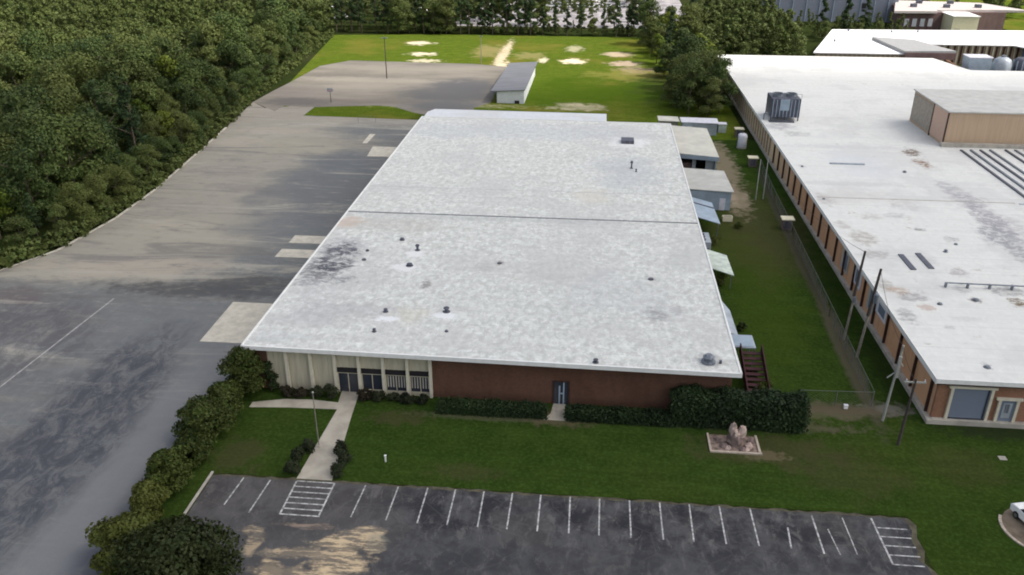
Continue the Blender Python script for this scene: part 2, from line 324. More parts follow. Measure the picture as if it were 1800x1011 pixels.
M['froof'] = roof_mat('factory white roof', .66, 5.5, [
    (1740, 385, 22, 24, .9, (.30, .29, .31)), (1760, 415, 30, 20, .85, (.27, .27, .29)), (1700, 350, 26, 16, .85, (.33, .32, .34)), (1795, 445, 20, 18, .8, (.27, .27, .28)), (1665, 328, 18, 10, .7, (.36, .36, .37)), (1780, 400, 30, 30, .5, (.33, .32, .34)),
    (1603, 268, 14, 7, 1, (.16, .12, .09)), (1622, 287, 14, 7, .95, (.22, .14, .09)), (1510, 290, 50, 20, .5, (.56, .58, .60)), (1480, 322, 90, 4, .5, (.5, .5, .49)), (1490, 258, 120, 3, .5, (.5, .5, .5)),
    (1450, 350, 14, 9, .7, (.4, .37, .34)), (1480, 395, 14, 6, .7, (.42, .4, .37)), (1515, 417, 22, 12, .75, (.36, .33, .29)), (1540, 447, 26, 6, .7, (.33, .32, .31)), (1553, 500, 14, 10, .8, (.33, .31, .28)), (1580, 510, 16, 8, .8, (.40, .30, .22)),
    (1605, 522, 26, 7, .8, (.30, .29, .29)), (1630, 540, 12, 6, .7, (.45, .35, .3)), (1595, 555, 14, 14, .8, (.32, .32, .31)), (1617, 403, 9, 3, .85, (.25, .25, .24)), (1672, 420, 12, 4, .7, (.28, .28, .28)),
    (1685, 478, 16, 7, .7, (.33, .3, .3)), (1715, 527, 10, 4, 1, (.15, .11, .09)), (1790, 532, 14, 7, 1, (.17, .13, .08)), (1690, 507, 14, 8, .6, (.33, .33, .33)), (1770, 510, 30, 8, .8, (.3, .3, .29)), (1735, 643, 8, 6, .7, (.35, .35, .35)),
    (1670, 575, 9, 3, .6, (.4, .4, .38)), (1400, 235, 22, 4, .7, (.35, .35, .34)), (1370, 222, 26, 6, .7, (.3, .3, .33)), (1590, 360, 26, 8, .45, (.42, .41, .40)), (1575, 378, 16, 4, .6, (.35, .35, .34)), (1410, 292, 6, 3, .6, (.4, .4, .4)), (1500, 345, 60, 12, .3, (.5, .48, .46)),
    (1530, 380, 20, 5, .5, (.4, .38, .36)), (1640, 460, 10, 5, .4, (.4, .4, .4)), (1700, 560, 30, 4, .3, (.45, .45, .44))], .05, (1.0, 1.0, .955), 16)
M['b2roof'] = plain('fresh white roof', (.82, .82, .82), .8, .04)
M['fascia'] = plain('white painted fascia', (.72, .72, .70), .6, .06)
M['brown'] = plain('brown metal trim', (.05, .028, .024), .5, .2)
def brick(name, c1, c2, mortar, sc_=1.0):
    n = N(name, .9)
    s = n.node('ShaderNodeSeparateXYZ'); n.l.new(n.pos, s.inputs[0])
    cb = n.node('ShaderNodeCombineXYZ'); n.l.new(n.math('ADD', s.outputs['X'], s.outputs['Y']), cb.inputs['X']); n.l.new(s.outputs['Z'], cb.inputs['Y'])
    b = n.node('ShaderNodeTexBrick'); n.l.new(cb.outputs[0], b.inputs['Vector']); b.inputs['Scale'].default_value = 2.2 * sc_
    b.inputs['Mortar Size'].default_value = .03
    n.put(b.inputs['Color1'], c1); n.put(b.inputs['Color2'], c2); n.put(b.inputs['Mortar'], mortar)
    v = n.noise(.5, 5, .65, n.scl(1, 1, .4))
    n.col(n.mix(n.math('MULTIPLY', n.rng(v, .35, .7), .45), b.outputs['Color'], tuple(x * .5 for x in c1))); return n.m
M['brick'] = brick('red brick', (.135, .057, .034), (.090, .040, .026), (.13, .09, .065))
M['fbrick'] = brick('brown brick', (.31, .145, .08), (.23, .10, .06), (.28, .19, .14))
def fpanel():
    n = N('mixed wall panels', .85)
    s = n.node('ShaderNodeSeparateXYZ'); n.l.new(n.pos, s.inputs[0])
    a = n.noise(.16, 3, .6, n.scl(0, 1, .05)); b = n.noise(.9, 5, .7, n.scl(1, 1, .35))
    c = n.mix(n.rng(n.math('ADD', s.outputs['Y'], n.math('MULTIPLY', a, 40)), 155, 195), (.56, .32, .18), (.64, .49, .31))
    c = n.mix(n.math('MULTIPLY', n.rng(a, .5, .62), .3), c, (.52, .38, .27))
    c = n.mix(n.math('MULTIPLY', n.rng(b, .45, .7), .4), c, (.33, .17, .09))
    n.col(c); return n.m
M['fpanel'] = fpanel()
M['concrete'] = plain('concrete', (.37, .345, .30), .9, .16, .7)
M['pale concrete'] = plain('pale concrete', (.48, .45, .38), .9, .14, .8)
M['walk'] = plain('walkway concrete', (.36, .33, .275), .9, .15, .6)
M['dirt'] = plain('bare earth', (.17, .135, .10), .95, .3, .8)
M['cream'] = plain('cream wall panel', (.46, .425, .32), .7, .1, .8, 0, (3, 3, .3))
M['cream trim'] = plain('cream column paint', (.58, .54, .43), .7, .08)
M['glass'] = N('dark window glass', .12).m; g_ = M['glass'].node_tree.nodes['Principled BSDF']; g_.inputs['Base Color'].default_value = (.035, .04, .055, 1); g_.inputs['Specular IOR Level'].default_value = .6
M['bglass'] = N('bluish blinds behind glass', .25).m; g_ = M['bglass'].node_tree.nodes['Principled BSDF']; g_.inputs['Base Color'].default_value = (.17, .20, .26, 1); g_.inputs['Specular IOR Level'].default_value = .6
M['dark'] = plain('dark opening', (.02, .018, .02), .8, .2)
M['paint'] = plain('worn white line paint', (.36, .36, .355), .8, .55, 2.6)
M['fadedpaint'] = plain('faded line paint', (.3, .29, .28), .85, .25, 1.5)
M['metal grey'] = plain('weathered galvanised sheet', (.36, .40, .44), .45, .15, .8, .2)
M['metal blue'] = plain('blue grey sheet metal', (.30, .37, .44), .45, .12, .7, .1)
M['beige roof'] = plain('beige annex roof', (.50, .49, .43), .7, .1, .4)
M['grey roof'] = plain('grey shed roof', (.155, .16, .175), .6, .12, .4, 0, (.4, 2, 1))
M['white wall'] = plain('white shed siding', (.62, .64, .64), .6, .06)
M['lav'] = plain('pale sheet roof', (.58, .58, .63), .6, .08)
M['pale green'] = plain('pale green awning sheet', (.47, .53, .47), .6, .2, 1.0)
M['steel dark'] = plain('dark louvred steel', (.10, .105, .13), .5, .35, 1.4, .3, (3, 3, .4))
M['steel mid'] = plain('blue grey steel', (.17, .19, .22), .5, .3, 1.2, .3, (3, 3, .5))
M['tan'] = plain('tan metal siding', (.47, .345, .235), .6, .06, 1.0, 0, (3, .3, .2))
M['tan rose'] = plain('rosy tan siding', (.55, .38, .29), .6, .05)
M['tan dark'] = plain('weathered grey siding', (.34, .30, .25), .7, .15, 1.5)
M['pent roof'] = plain('light grey roof', (.50, .50, .47), .8, .1, .5)
M['wood pole'] = plain('weathered wooden pole', (.22, .20, .17), .9, .2, 2)
M['dark pole'] = plain('dark wooden pole', (.06, .05, .045), .9, .2, 2)
M['pale pole'] = plain('pale metal pole', (.30, .305, .28), .5, .1)
M['maroon'] = plain('maroon painted slats', (.045, .015, .018), .7, .2)
M['stone'] = plain('rough pinkish stone', (.40, .31, .27), .9, .3, 1.6)
M['stone dark'] = plain('dark stone', (.16, .12, .11), .9, .3, 1.6)
M['edging'] = plain('pale border stone', (.40, .34, .28), .9, .15, 2)
M['gravel'] = plain('gravel bed', (.20, .15, .125), .95, .5, 2.2)
M['white paint'] = plain('white paint', (.78, .78, .77), .35, .03)
M['black'] = plain('black rubber', (.02, .02, .02), .7, .1)
M['wire'] = plain('galvanised wire', (.13, .135, .125), .5, .1)
M['brownsoil'] = plain('pipes rust', (.2, .1, .05), .8, .3)
M['school roof'] = plain('rosy grey school roof', (.47, .43, .41), .8, .08)
M['school brick'] = brick('school brick', (.17, .10, .095), (.13, .08, .08), (.2, .16, .15))
M['far grey'] = plain('far grey wall', (.17, .19, .235), .7, .06, .4, 0, (.2, .2, 1))
M['cream box'] = plain('cream box siding', (.66, .61, .45), .6, .04)
M['red'] = plain('red lens', (.4, .02, .02), .3, .1)

def leaf_mat(name, a, b, c, transl=.15):
    n = N(name, .65)
    oi = n.node('ShaderNodeObjectInfo'); r = n.geo.outputs['Random Per Island']
    pn = n.noise(.11, 3, .6); pl = n.noise(.6, 3, .6)
    k = n.mix(n.rng(pn, .38, .62), a, b)
    k = n.mix(n.math('MULTIPLY', n.rng(oi.outputs['Random'], .2, 1.0), .75), k, c)
    k = n.mix(n.math('MULTIPLY', n.rng(oi.outputs['Random'], .35, .1), .55), k, tuple(x * .55 for x in a))
    k = n.mix(n.math('MULTIPLY', n.rng(pl, .45, .7), .5), k, tuple(x * 1.5 for x in b))
    k = n.mix(n.math('MULTIPLY', r, .6), tuple(x * .5 for x in a), k) if False else n.mix(n.math('MULTIPLY', n.rng(r, .2, 1.0), .32), k, tuple(x * 1.35 for x in c))
    n.col(k); n.b.inputs['Specular IOR Level'].default_value = .15
    tr = n.node('ShaderNodeBsdfTranslucent'); n.l.new(k, tr.inputs[0])
    mx = n.node('ShaderNodeMixShader'); mx.inputs[0].default_value = transl
    n.l.new(n.b.outputs[0], mx.inputs[1]); n.l.new(tr.outputs[0], mx.inputs[2])
    n.l.new(mx.outputs[0], n.n['Material Output'].inputs[0]); return n.m
M['leaf'] = leaf_mat('woodland leaves', (.026, .050, .017), (.056, .092, .024), (.120, .132, .038))
M['pine'] = leaf_mat('pine needles', (.022, .042, .018), (.036, .064, .022), (.055, .080, .028))
M['yellow leaf'] = leaf_mat('yellow green leaves', (.05, .085, .012), (.085, .125, .018), (.14, .16, .025))
M['hedge'] = leaf_mat('dark hedge leaves', (.012, .024, .010), (.018, .034, .012), (.028, .042, .015), .1)
M['hedge2'] = leaf_mat('dark green tree leaves', (.013, .021, .008), (.022, .032, .010), (.036, .043, .014), .12)
M['box'] = leaf_mat('boxwood leaves', (.016, .022, .012), (.024, .032, .014), (.035, .042, .02), .1)
M['near leaf'] = leaf_mat('shade tree leaves', (.022, .038, .009), (.048, .068, .014), (.088, .096, .022))
M['redleaf'] = leaf_mat('reddish shrub leaves', (.022, .014, .012), (.03, .022, .016), (.035, .035, .018), .1)
M['bark'] = plain('bark', (.11, .085, .065), .9, .3, 2, 0, (3, 3, .5))

# ------------------------------------------------------------------ ground, roads, markings
def sheet(name, pts, z, mat): return struct(MB().sheet(pts, z).build(name, mat))
sheet('ground', [(-2500, -600), (2500, -600), (2500, 4000), (-2500, 4000)], 0.0, M['ground'])
edge_pts = [(-95, 40), (-90, 85), (-84.5, 103), (-80.5, 111), (-78.8, 125), (-79.3, 140), (-82, 165), (-84.2, 184), (-87.5, 209)]
sheet('yard_road', edge_pts + [G(466, 190), (-70, 208), (-70, 196.5), (-34, 194.5), (-34, 76), (-37.6, 76), (-37.9, 40)], .012, M['yard'])
sheet('back_lot', [(-87.5, 209), (-87, 222), (-86, 235), (-85, 258), (-78, 268), (-60, 267), (-38, 266), (-26.5, 262), (-26.5, 214), G(832, 190), (-29, 204), (-32, 194.5), (-44, 202), G(690, 187), (-55, 208.5), G(600, 187), G(530, 189), (-78, 206), (-78.5, 200)], .016, M['backlot'])
sheet('field', [(-98, 318), (-84.5, 222), (-79, 206), (-70, 194), (-30, 193), (16, 184), (34, 184), (34, 262), (40, 323), (-60, 323)], .008, M['field'])
sheet('lawn', [(-35.2, 61.35), (29, 61.35), (29, 40), (150, 40), (150, 77), (36, 77), (36, 184.2), (16.2, 184.2), (16.2, 80), (-35.2, 80)], .020, M['lawn'])
sheet('planting_strip', [(-37.9, 40), (-37.6, 79), (-35.2, 79), (-34.35, 61.2), (-34.4, 40)], .024, M['lawn'])
rq = random.Random(9); front_lot = [(-34.3, 40), (-34.2, 61.0)] + [(-34.2 + i * .55, 61.02 + rq.uniform(-.12, .06)) for i in range(1, 114)] + [(28.6, 60.9), (28.75, 59.5), (28.3, 58.2), (28.4, 56.9), (28.0, 56.2), (28.6, 55.2), (28.7, 54.0), (28.1, 52.5), (28.2, 50), (28, 40)]
rj = random.Random(3); je = [(-34.3, 60.9)] + [(-34.3 + i * .7, 61.2 + rj.uniform(-.14, .2)) for i in range(1, 90)] + [(28.9, 61.1), (29.35, 60.2), (28.9, 58.6), (29.0, 57), (28.5, 55.6), (29.2, 54.4), (28.9, 52), (28.6, 48), (28.7, 40), (27.5, 40), (27.5, 60), (-34.3, 60)]
sheet('bare_edge', je, .0215, plain('worn lawn edge', (.075, .068, .045), .95, .4, .9))
sheet('parking_lot', front_lot, .0235, M['frontlot'])
kb = MB().box(-34.55, -34.35, 40, 61.4, 0, .14); struct(kb.build('kerb', M['concrete']))
sheet('walkway', [(-26.25, 61.25), (-22.85, 61.25), (-23.3, 66), (-23.9, 72), (-24.3, 77), (-26.3, 77), (-26.0, 74.2), (-29, 74.5), (-32, 74.3), (-35.2, 73.4), (-35.2, 72.4), (-31, 72.75), (-25.75, 72.9), (-26.0, 67)], .028, M['walk'])
sheet('service_path', [G(955, 738), G(1000, 741), G(992, 728), (-1.7, 76.3), (-3.0, 76.3), G(968, 727)], .028, M['walk'])
for i, p in enumerate([[(-46.6, 85.7), (-46.8, 96.5), (-36, 96.5), (-36, 85.7)], [(-46.6, 111.8), (-46.6, 114.9), (-36, 114.9), (-36, 111.8)], [(-46.4, 117.4), (-46.4, 120.5), (-36, 120.5), (-36, 117.4)], [(-46, 164.3), (-46.6, 171.5), (-36, 171.5), (-36, 164.3)], [G(637, 252), G(645, 252), G(660, 236), G(650, 236)]]):
    struct(MB().prism(p, .01, .06 if i < 4 else .03).build('concrete_apron', M['pale concrete']))
ed = MB()
for a, b in zip(edge_pts[2:-2], edge_pts[3:-1]):
    for k in range(6):
        t0, t1 = k / 6, (k + .94) / 6
        p = [a[0] + (b[0] - a[0]) * t0, a[1] + (b[1] - a[1]) * t0]; q = [a[0] + (b[0] - a[0]) * t1, a[1] + (b[1] - a[1]) * t1]
        ed.prism([(p[0] - .15, p[1]), (p[0] + .2, p[1]), (q[0] + .2, q[1]), (q[0] - .15, q[1])], 0, .13)
struct(ed.build('yard_kerb', M['pale concrete']))
# painted lines
ln = MB()
def stripe(x0, y0, x1, y1, wd, z=.028):
    d = Vector((x1 - x0, y1 - y0)); nrm = Vector((-d.y, d.x)).normalized() * wd / 2
    ln.add([(x0 - nrm.x, y0 - nrm.y, z), (x1 - nrm.x, y1 - nrm.y, z), (x1 + nrm.x, y1 + nrm.y, z), (x0 + nrm.x, y0 + nrm.y, z)], [(0, 1, 2, 3)])
xs = [-13.76, -11.18, -8.54, -5.92, -3.33, -.66, 2.0, 4.68, 7.37, 10.0, 12.65, 15.33]
for i, x in enumerate(xs): stripe(x, 61.1, x + .1 * ((i * 7) % 3 - 1) * .4, 56.3, .13)
stripe(-16.5, 61.0, -16.6, 56.4, .13); stripe(-19.55, 60.9, -19.75, 56.5, .12)
stripe(-31.2, 60.9, -31.5, 57.0, .13); stripe(-28.6, 60.8, -28.9, 56.2, .13)
stripe(18.2, 58.9, 18.0, 56.3, .14); stripe(20.6, 60.7, 20.6, 55.9, .14); stripe(21.6, 59.0, 21.9, 55.9, .1); stripe(23.2, 60.6, 23.3, 56.1, .10)
L0 = (-26.1, 60.9); L1 = (-26.1, 56.3); R0 = (-22.5, 60.9); R1 = (-22.6, 56.3)
stripe(*L0, *L1, .16); stripe(*R0, *R1, .16)
for k in range(7): y = 60.9 - k * .765; stripe(-26.1, y, -22.5, y, .15, .032)
stripe(25.7, 60.8, 25.9, 55.2, .16); 
for k in range(5): y = 59.6 - k * 1.1; stripe(25.9, y, 28.4, y, .13, .032)
struct(ln.build('parking_lines', M['paint']))
ln = MB(); stripe(-64.3, 70, -63.2, 96, .22); struct(ln.build('yard_line', M['fadedpaint']))

# ------------------------------------------------------------------ foliage
def crown_np(seed, R0, H0, H1, lobes, cards, size, conic=0.0, flat=.8, spread=1.0):
    rg = np.random.default_rng(seed); out = []
    per = cards // lobes
    for i in range(lobes):
        t = (i + .5) / lobes; z = H0 + (H1 - H0) * t
        prof = (1 - t) ** .8 * conic + (1 - conic) * math.sqrt(max(.05, 1 - (2 * t - .85) ** 2 * .8))
        a = rg.uniform(0, 2 * math.pi); rr = R0 * prof * rg.uniform(.35, .78) * spread
        lr = max(R0 * rg.uniform(.32, .52) * (1 - .5 * conic * t), .25)
        c = np.array([math.cos(a) * rr, math.sin(a) * rr, z])
        d = rg.normal(size=(per, 3)); d[:, 2] = np.abs(d[:, 2]) * 1.0 - .35 * rg.random(per); d /= np.linalg.norm(d, axis=1)[:, None]
        rad = lr * rg.uniform(.55, 1.12, per)[:, None]
        p = c + d * rad * np.array([1, 1, flat])
        nrm = d + rg.normal(scale=.55, size=(per, 3)); nrm /= np.linalg.norm(nrm, axis=1)[:, None]
        ref = rg.normal(size=(per, 3)); u = np.cross(nrm, ref); u /= np.linalg.norm(u, axis=1)[:, None]; v = np.cross(nrm, u)
        s = size * rg.uniform(.5, 1.2, per)[:, None]; s2 = s * rg.uniform(.5, .9, per)[:, None]
        out.append(np.stack([p - u * s, p - v * s2, p + u * s, p + v * s2], 1))
    return np.concatenate(out)           # (n, 4, 3)
def np_mesh(name, q, mat):
    me = bpy.data.meshes.new(name); n = len(q)
    me.vertices.add(n * 4); me.vertices.foreach_set('co', q.reshape(-1).astype(np.float32))
    me.loops.add(n * 4); me.loops.foreach_set('vertex_index', np.arange(n * 4, dtype=np.int32))
    me.polygons.add(n); me.polygons.foreach_set('loop_start', np.arange(0, n * 4, 4, dtype=np.int32)); me.polygons.foreach_set('loop_total', np.full(n, 4, dtype=np.int32))
    me.materials.append(mat); me.update(); me.validate(); return me
def trunk_mesh(H, r, seed, branches=5, top=.85):
    rg = random.Random(seed); m = MB(); p = Vector((0, 0, -.1)); n = 5
    for k in range(n):
        q = Vector((rg.uniform(-.15, .15) * k, rg.uniform(-.15, .15) * k, H * top * (k + 1) / n)); m.tube(p, q, r * (1 - k / n * .75), r * (1 - (k + 1) / n * .75), 7); p = q
    for k in range(branches):
        z = H * rg.uniform(.35, .75); a = rg.uniform(0, 6.28); L = H * rg.uniform(.15, .28)
        m.tube((0, 0, z), (math.cos(a) * L, math.sin(a) * L, z + L * .6), r * .38, r * .1, 5)
    return m
def tree_proto(name, label, seed, H, R0, mat, lobes=12, cards=2600, size=.34, conic=0., base=.22, group=None, cat='tree', r=.2):
    t = thing(name, label, cat, (0, 0, 0), group)
    c = bpy.data.objects.new('crown', np_mesh('crown', crown_np(seed, R0, H * base, H * .9, lobes, cards, size, conic), mat)); COL.objects.link(c); c.parent = t
    trunk_mesh(H, r, seed).build('trunk', M['bark'], t)
    return t
broad = [tree_proto('broadleaf_tree', 'x', 10 + i, [12, 14, 10.5, 15, 12.5, 9][i], [4.4, 5.0, 4.1, 4.8, 5.3, 3.7][i], M['leaf'], [12, 15, 10, 16, 13, 9][i], 6500, .25, 0., .10) for i in range(6)]
yellow = [tree_proto('broadleaf_tree', 'x', 50 + i, 11, 3.4, M['yellow leaf'], 13, 2600, .32) for i in range(2)]
pines = [tree_proto('pine_tree', 'x', 30 + i, [14, 16, 15][i], [2.5, 2.8, 2.4][i], M['pine'], 15, 3600, .23, .75, .2) for i in range(3)]
used = set()
def plant(pool, x, y, s, label, group):
    src = random.choice(pool); sc3 = (s * random.uniform(.92, 1.1), s * random.uniform(.92, 1.1), s)
    if src.name in used:
        return copy_tree(src, (x, y, 0), random.uniform(0, 6.28), sc3, label, group)
    used.add(src.name); src.location = (x, y, 0); src.rotation_euler = (0, 0, random.uniform(0, 6.28)); src.scale = sc3; src['label'] = label; src['group'] = group
    return src
def edge_x(y):
    ps = [(-110, 20)] + edge_pts + [(-98, 318), (-140, 420), (-150, 600)]
    for a, b in zip(ps, ps[1:]):
        if a[1] <= y <= b[1]: return a[0] + (b[0] - a[0]) * (y - a[1]) / (b[1] - a[1])
    return -95
def seen(x, y, mar=8):
    c, s = math.cos(YAW), math.sin(YAW); r = x * c + y * s; f = -x * s + y * c
    zc = f * math.cos(PITCH) + (CAM_H - 6) * math.sin(PITCH)
    return abs(r) < zc * 900 / FPX + mar
wood = []
y = 88.0; row = 0
while y < 470:
    st = 5.7 if y < 200 else 6.4
    x = edge_x(y) - 2.8 - random.uniform(0, 1.2)
    k = 0
    while x > -420:
        if seen(x, y): wood.append((x + random.uniform(-1.3, 1.3), y + random.uniform(-1.5, 1.5), k))
        x -= st * random.uniform(.85, 1.2); k += 1
    y += st * .95
wood = [(min(a, edge_x(b) - 2.4), b, k) for a, b, k in wood if not (b > 330 and a > -110)]
wood.sort(key=lambda p: math.hypot(p[0], p[1]) + (0 if p[2] > 1 else -60))
rest = []
n_ind = 0
for (x, y, k) in wood:
    if n_ind < 200:
        n_ind += 1
        s = random.uniform(.5, .75) if k == 0 else random.choice([.6, .75, .9, 1.05, 1.2, 1.38]) * random.uniform(.95, 1.05)
        if k == 0: plant(broad, x, y, s * .85, 'low leafy tree in the front row of the wood, beside the worn yard', 'front row of trees along the yard kerb')
        elif random.random() < .06: plant(yellow, x, y, s, 'bright yellow-green tree inside the dense wood on the left', 'yellow-green trees of the wood')
        elif random.random() < .12: plant(pines, x, y, s * .9, 'dark pointed pine standing inside the dense wood on the left', 'pines of the wood')
        else: plant(broad, x, y, s, 'round dark green tree within the dense wood left of the yard', 'broadleaf trees of the wood')
    else: rest.append((x, y, random.uniform(.85, 1.2)))
# far tree line behind the field, the belt between field and factory, and trees round the far buildings
line = []
for r_ in range(3):
    x = -98.0
    while x < 17:
        if not (r_ > 0 and -18 < x < 12): line.append((x + random.uniform(-1, 1), 325 + r_ * 6 + random.uniform(-1.5, 1.5), .8 if -20 < x < 14 else 1.15))
        x += 4.6 if r_ == 0 else 7
for x, y, s in line:
    if n_ind < 268 and y < 331: n_ind += 1; plant(pines if random.random() < .85 else broad, x, y, s * random.uniform(.85, 1.15), 'tree of the tall line closing the far side of the grass field', 'tree line behind the field')
    else: rest.append((x, y, s * 1.15))
belt = [(26, 205, .8), (29, 209, .9), (27.5, 217, .95), (29, 228, .95), (19, 214, .7), (20, 223, .75), (25, 229, .9), (31, 249, .9), (19.5, 238, .8), (21.5, 207, .95), (24.5, 213, 1.0), (22, 220, .9), (26.5, 224, 1.05), (20, 229, .8), (24, 235, 1.05), (28, 240, 1.0), (21, 244, .9), (18.5, 252, .8), (24, 251, 1.1), (28.5, 256, 1.1),
        (20, 262, .95), (25, 266, 1.15), (30, 270, 1.0), (17.5, 272, .85), (22, 280, 1.1), (28, 284, 1.2), (17, 290, 1.0), (23, 296, 1.2), (30, 300, 1.2), (17, 306, 1.05), (23, 312, 1.2), (30, 316, 1.2), (16, 320, 1.1)]
for i, (x, y, s) in enumerate(belt):
    plant([pines, broad, broad, yellow][i % 4] if y > 235 else broad, x + 1.5, y, s, 'tree of the belt between the grass field and the factory', 'tree belt beside the field')
for k in range(80):
    x = random.uniform(34, 112); y = random.uniform(272 if x < 62 else 318, 345)
    if x > 64 and y < 316: continue
    rest.append((x, y, random.uniform(.7, 1.15) if x < 66 else random.uniform(.35, .6)))
for k in range(26): rest.append((random.uniform(120, 190), random.uniform(385, 430), random.uniform(.6, 1.0)))
for k in range(26): rest.append((random.uniform(-16, 26), random.uniform(405, 430), random.uniform(.6, .9)))
for k in range(70): rest.append((random.uniform(-110, -22), random.uniform(345, 410), random.uniform(.9, 1.2)))
for k in range(90): rest.append((random.uniform(34, 64), random.uniform(263, 345), random.uniform(.7, 1.1)))
for k in range(40): rest.append((random.uniform(-100, -18), random.uniform(322, 330), random.uniform(.22, .4)))
for k in range(30): rest.append((random.uniform(-18, 14), random.uniform(322, 328), random.uniform(.2, .36)))
for k in range(30): rest.append((random.uniform(-18, 22), random.uniform(345, 400), random.uniform(.4, .75)))
fr = [(82, 330, 1.0), (91, 331, 1.1), (98, 333, .95)]
for x, y, s in fr: plant(pines, x, y, s, 'slender conifer standing before the long grey far wall', 'conifers before the grey far wall')
# everything past the trees one can tell apart: one mass
lo = [crown_np(200 + i, 3.9, 2.4, 10.5, 11, 1500, .38) for i in range(6)]
lop = [crown_np(220 + i, 2.7, 3, 14.5, 12, 1200, .36, .75) for i in range(3)]
acc = []
for x, y, s in rest:
    q = random.choice(lop if random.random() < (.6 if y > 260 else .25) else lo); a = random.uniform(0, 6.28); c, s_ = math.cos(a), math.sin(a)
    rot = np.array([[c, -s_, 0], [s_, c, 0], [0, 0, 1]]); acc.append((q.reshape(-1, 3) @ rot.T * s + np.array([x, y, 0])).reshape(-1, 4, 3))
wm = bpy.data.objects.new('far_woodland', np_mesh('far_woodland', np.concatenate(acc), M['leaf'])); COL.objects.link(wm); struct(wm, 'stuff')
print('individual trees', n_ind + len(belt) + 3, 'rest', len(rest))
# undergrowth strip along the kerb
us = []
for i in range(520):
    y = random.uniform(92, 318); x = edge_x(y) - random.uniform(.2, 2.6); q = crown_np(900 + i % 7, .9, .1, 1.1, 5, 60, .22)
    us.append(q * random.uniform(.6, 2.0) + np.array([x, y, 0]))
ug = bpy.data.objects.new('undergrowth', np_mesh('undergrowth', np.concatenate(us), M['leaf'])); COL.objects.link(ug); struct(ug, 'stuff')

# near trees and shrubs
def bush(name, label, cat, x, y, Rx, Ry, H, mat, seed, cards=2500, size=.12, lobes=14, group=None, trunk=False, base=.1, r=.12, part='foliage'):
    t = thing(name, label, cat, (x, y, 0), group)
    q = crown_np(seed, 1.0, H * base, H * .82, lobes, cards, 1.0, 0, 1.0, 1.0)
    c = q.mean(1, keepdims=True); q = c * np.array([Rx, Ry, 1]) + (q - c) * size
    rg = np.random.default_rng(seed)
    ob = bpy.data.objects.new(part, np_mesh(part, q, mat)); COL.objects.link(ob); ob.parent = t
    if trunk: trunk_mesh(H, r, seed).build('trunk', M['bark'], t) if False else None
    if trunk:
        tm = trunk_mesh(H, r, seed); o_ = t['origin']; tm.v = [(a + o_[0], b + o_[1], c_ + o_[2]) for a, b, c_ in tm.v]; tm.build('trunk', M['bark'], t)
    return t
gp = 'trees in the strip between yard and front lawn'
for i, (x, y, Rr, H, lab) in enumerate([
        (-36.5, 75.2, 2.6, 6.3, 'dense tall tree crowding the left front corner of the brick warehouse'),
        (-36.9, 70.6, 2.3, 4.2, 'round tree beside the curved concrete cross path'),
        (-37.3, 66.7, 2.9, 4.8, 'broad tree beside the left side of the small lawn'),
        (-36.9, 62.6, 1.7, 2.9, 'low dark tree behind the upper end of the lot kerb'),
        (-37.2, 58.9, 2.1, 4.2, 'lighter green tree beside the upper half of the lot kerb'),
        (-37.1, 54.9, 1.8, 3.8, 'small olive green tree beside the lower half of the lot kerb')]):
    bush('shade_tree', lab, 'tree', x, y, Rr, Rr * 1.1, H, M['near leaf'], 300 + i, 9000, .16, 26, gp, True, .12)
bush('shade_tree', 'largest dark tree, at the bottom edge beside the parking lot', 'tree', -30.4, 47.0, 4.8, 4.0, 6.3, M['hedge2'], 320, 20000, .2, 44, gp, True, .2)
bush('shade_tree', 'leafy tree at the bottom left corner of the front lot, beside the yard', 'tree', -36.2, 49.6, 2.9, 3.0, 4.6, M['near leaf'], 321, 9000, .19, 24, gp, True, .2)
bush('conifer_shrub', 'dark upright shrub against the left end of the cream panels', 'shrub', -34.0, 76.0, .9, .9, 3.9, M['hedge'], 330, 2600, .12, 14, None, True)
# foundation shrubs
for i, (px, py, Rr, H, lab) in enumerate([(503, 698, .9, 1.1, 'low reddish shrub below the leftmost cream panel'), (530, 700, .9, 1.0, 'low dark shrub below the first cream column'), (556, 700, 1.0, 1.3, 'dark shrub midway below the cream panels'), (580, 702, 1.1, 1.6, 'biggest dark shrub, left of the entrance walk'),
        (640, 704, 1.0, 1.2, 'reddish shrub right of the entrance door'), (664, 706, .9, .9, 'low shrub below the second window bay'), (690, 708, .9, .9, 'low shrub below the third window bay'), (716, 710, .9, .9, 'low shrub below the fourth window bay'), (742, 712, .9, .9, 'low shrub where the windows meet the red brick')]):
    x, y = G(px, py); bush('foundation_shrub', lab, 'shrub', x, y + .3, Rr, Rr * .8, H, M['redleaf'] if i in (0, 1, 4) else M['box'], 340 + i, 1500, .11, 9, 'shrubs along the entrance front')
for i, (px, py, lab) in enumerate([(541, 793, 'rounded boxwood at the foot of the flagpole, left of the walk'), (526, 808, 'rounded boxwood, middle one left of the walk'), (514, 832, 'rounded boxwood nearest the parking lot, left of the walk'),
        (600, 795, 'rounded boxwood farthest up, right of the walk'), (605, 813, 'rounded boxwood, middle one right of the walk'), (595, 835, 'rounded boxwood nearest the parking lot, right of the walk')]):
    x, y = G(px, py); bush('boxwood', lab, 'shrub', x, y, .78, .78, 1.2, M['box'], 360 + i, 1800, .09, 12, 'clipped boxwoods flanking the walk')
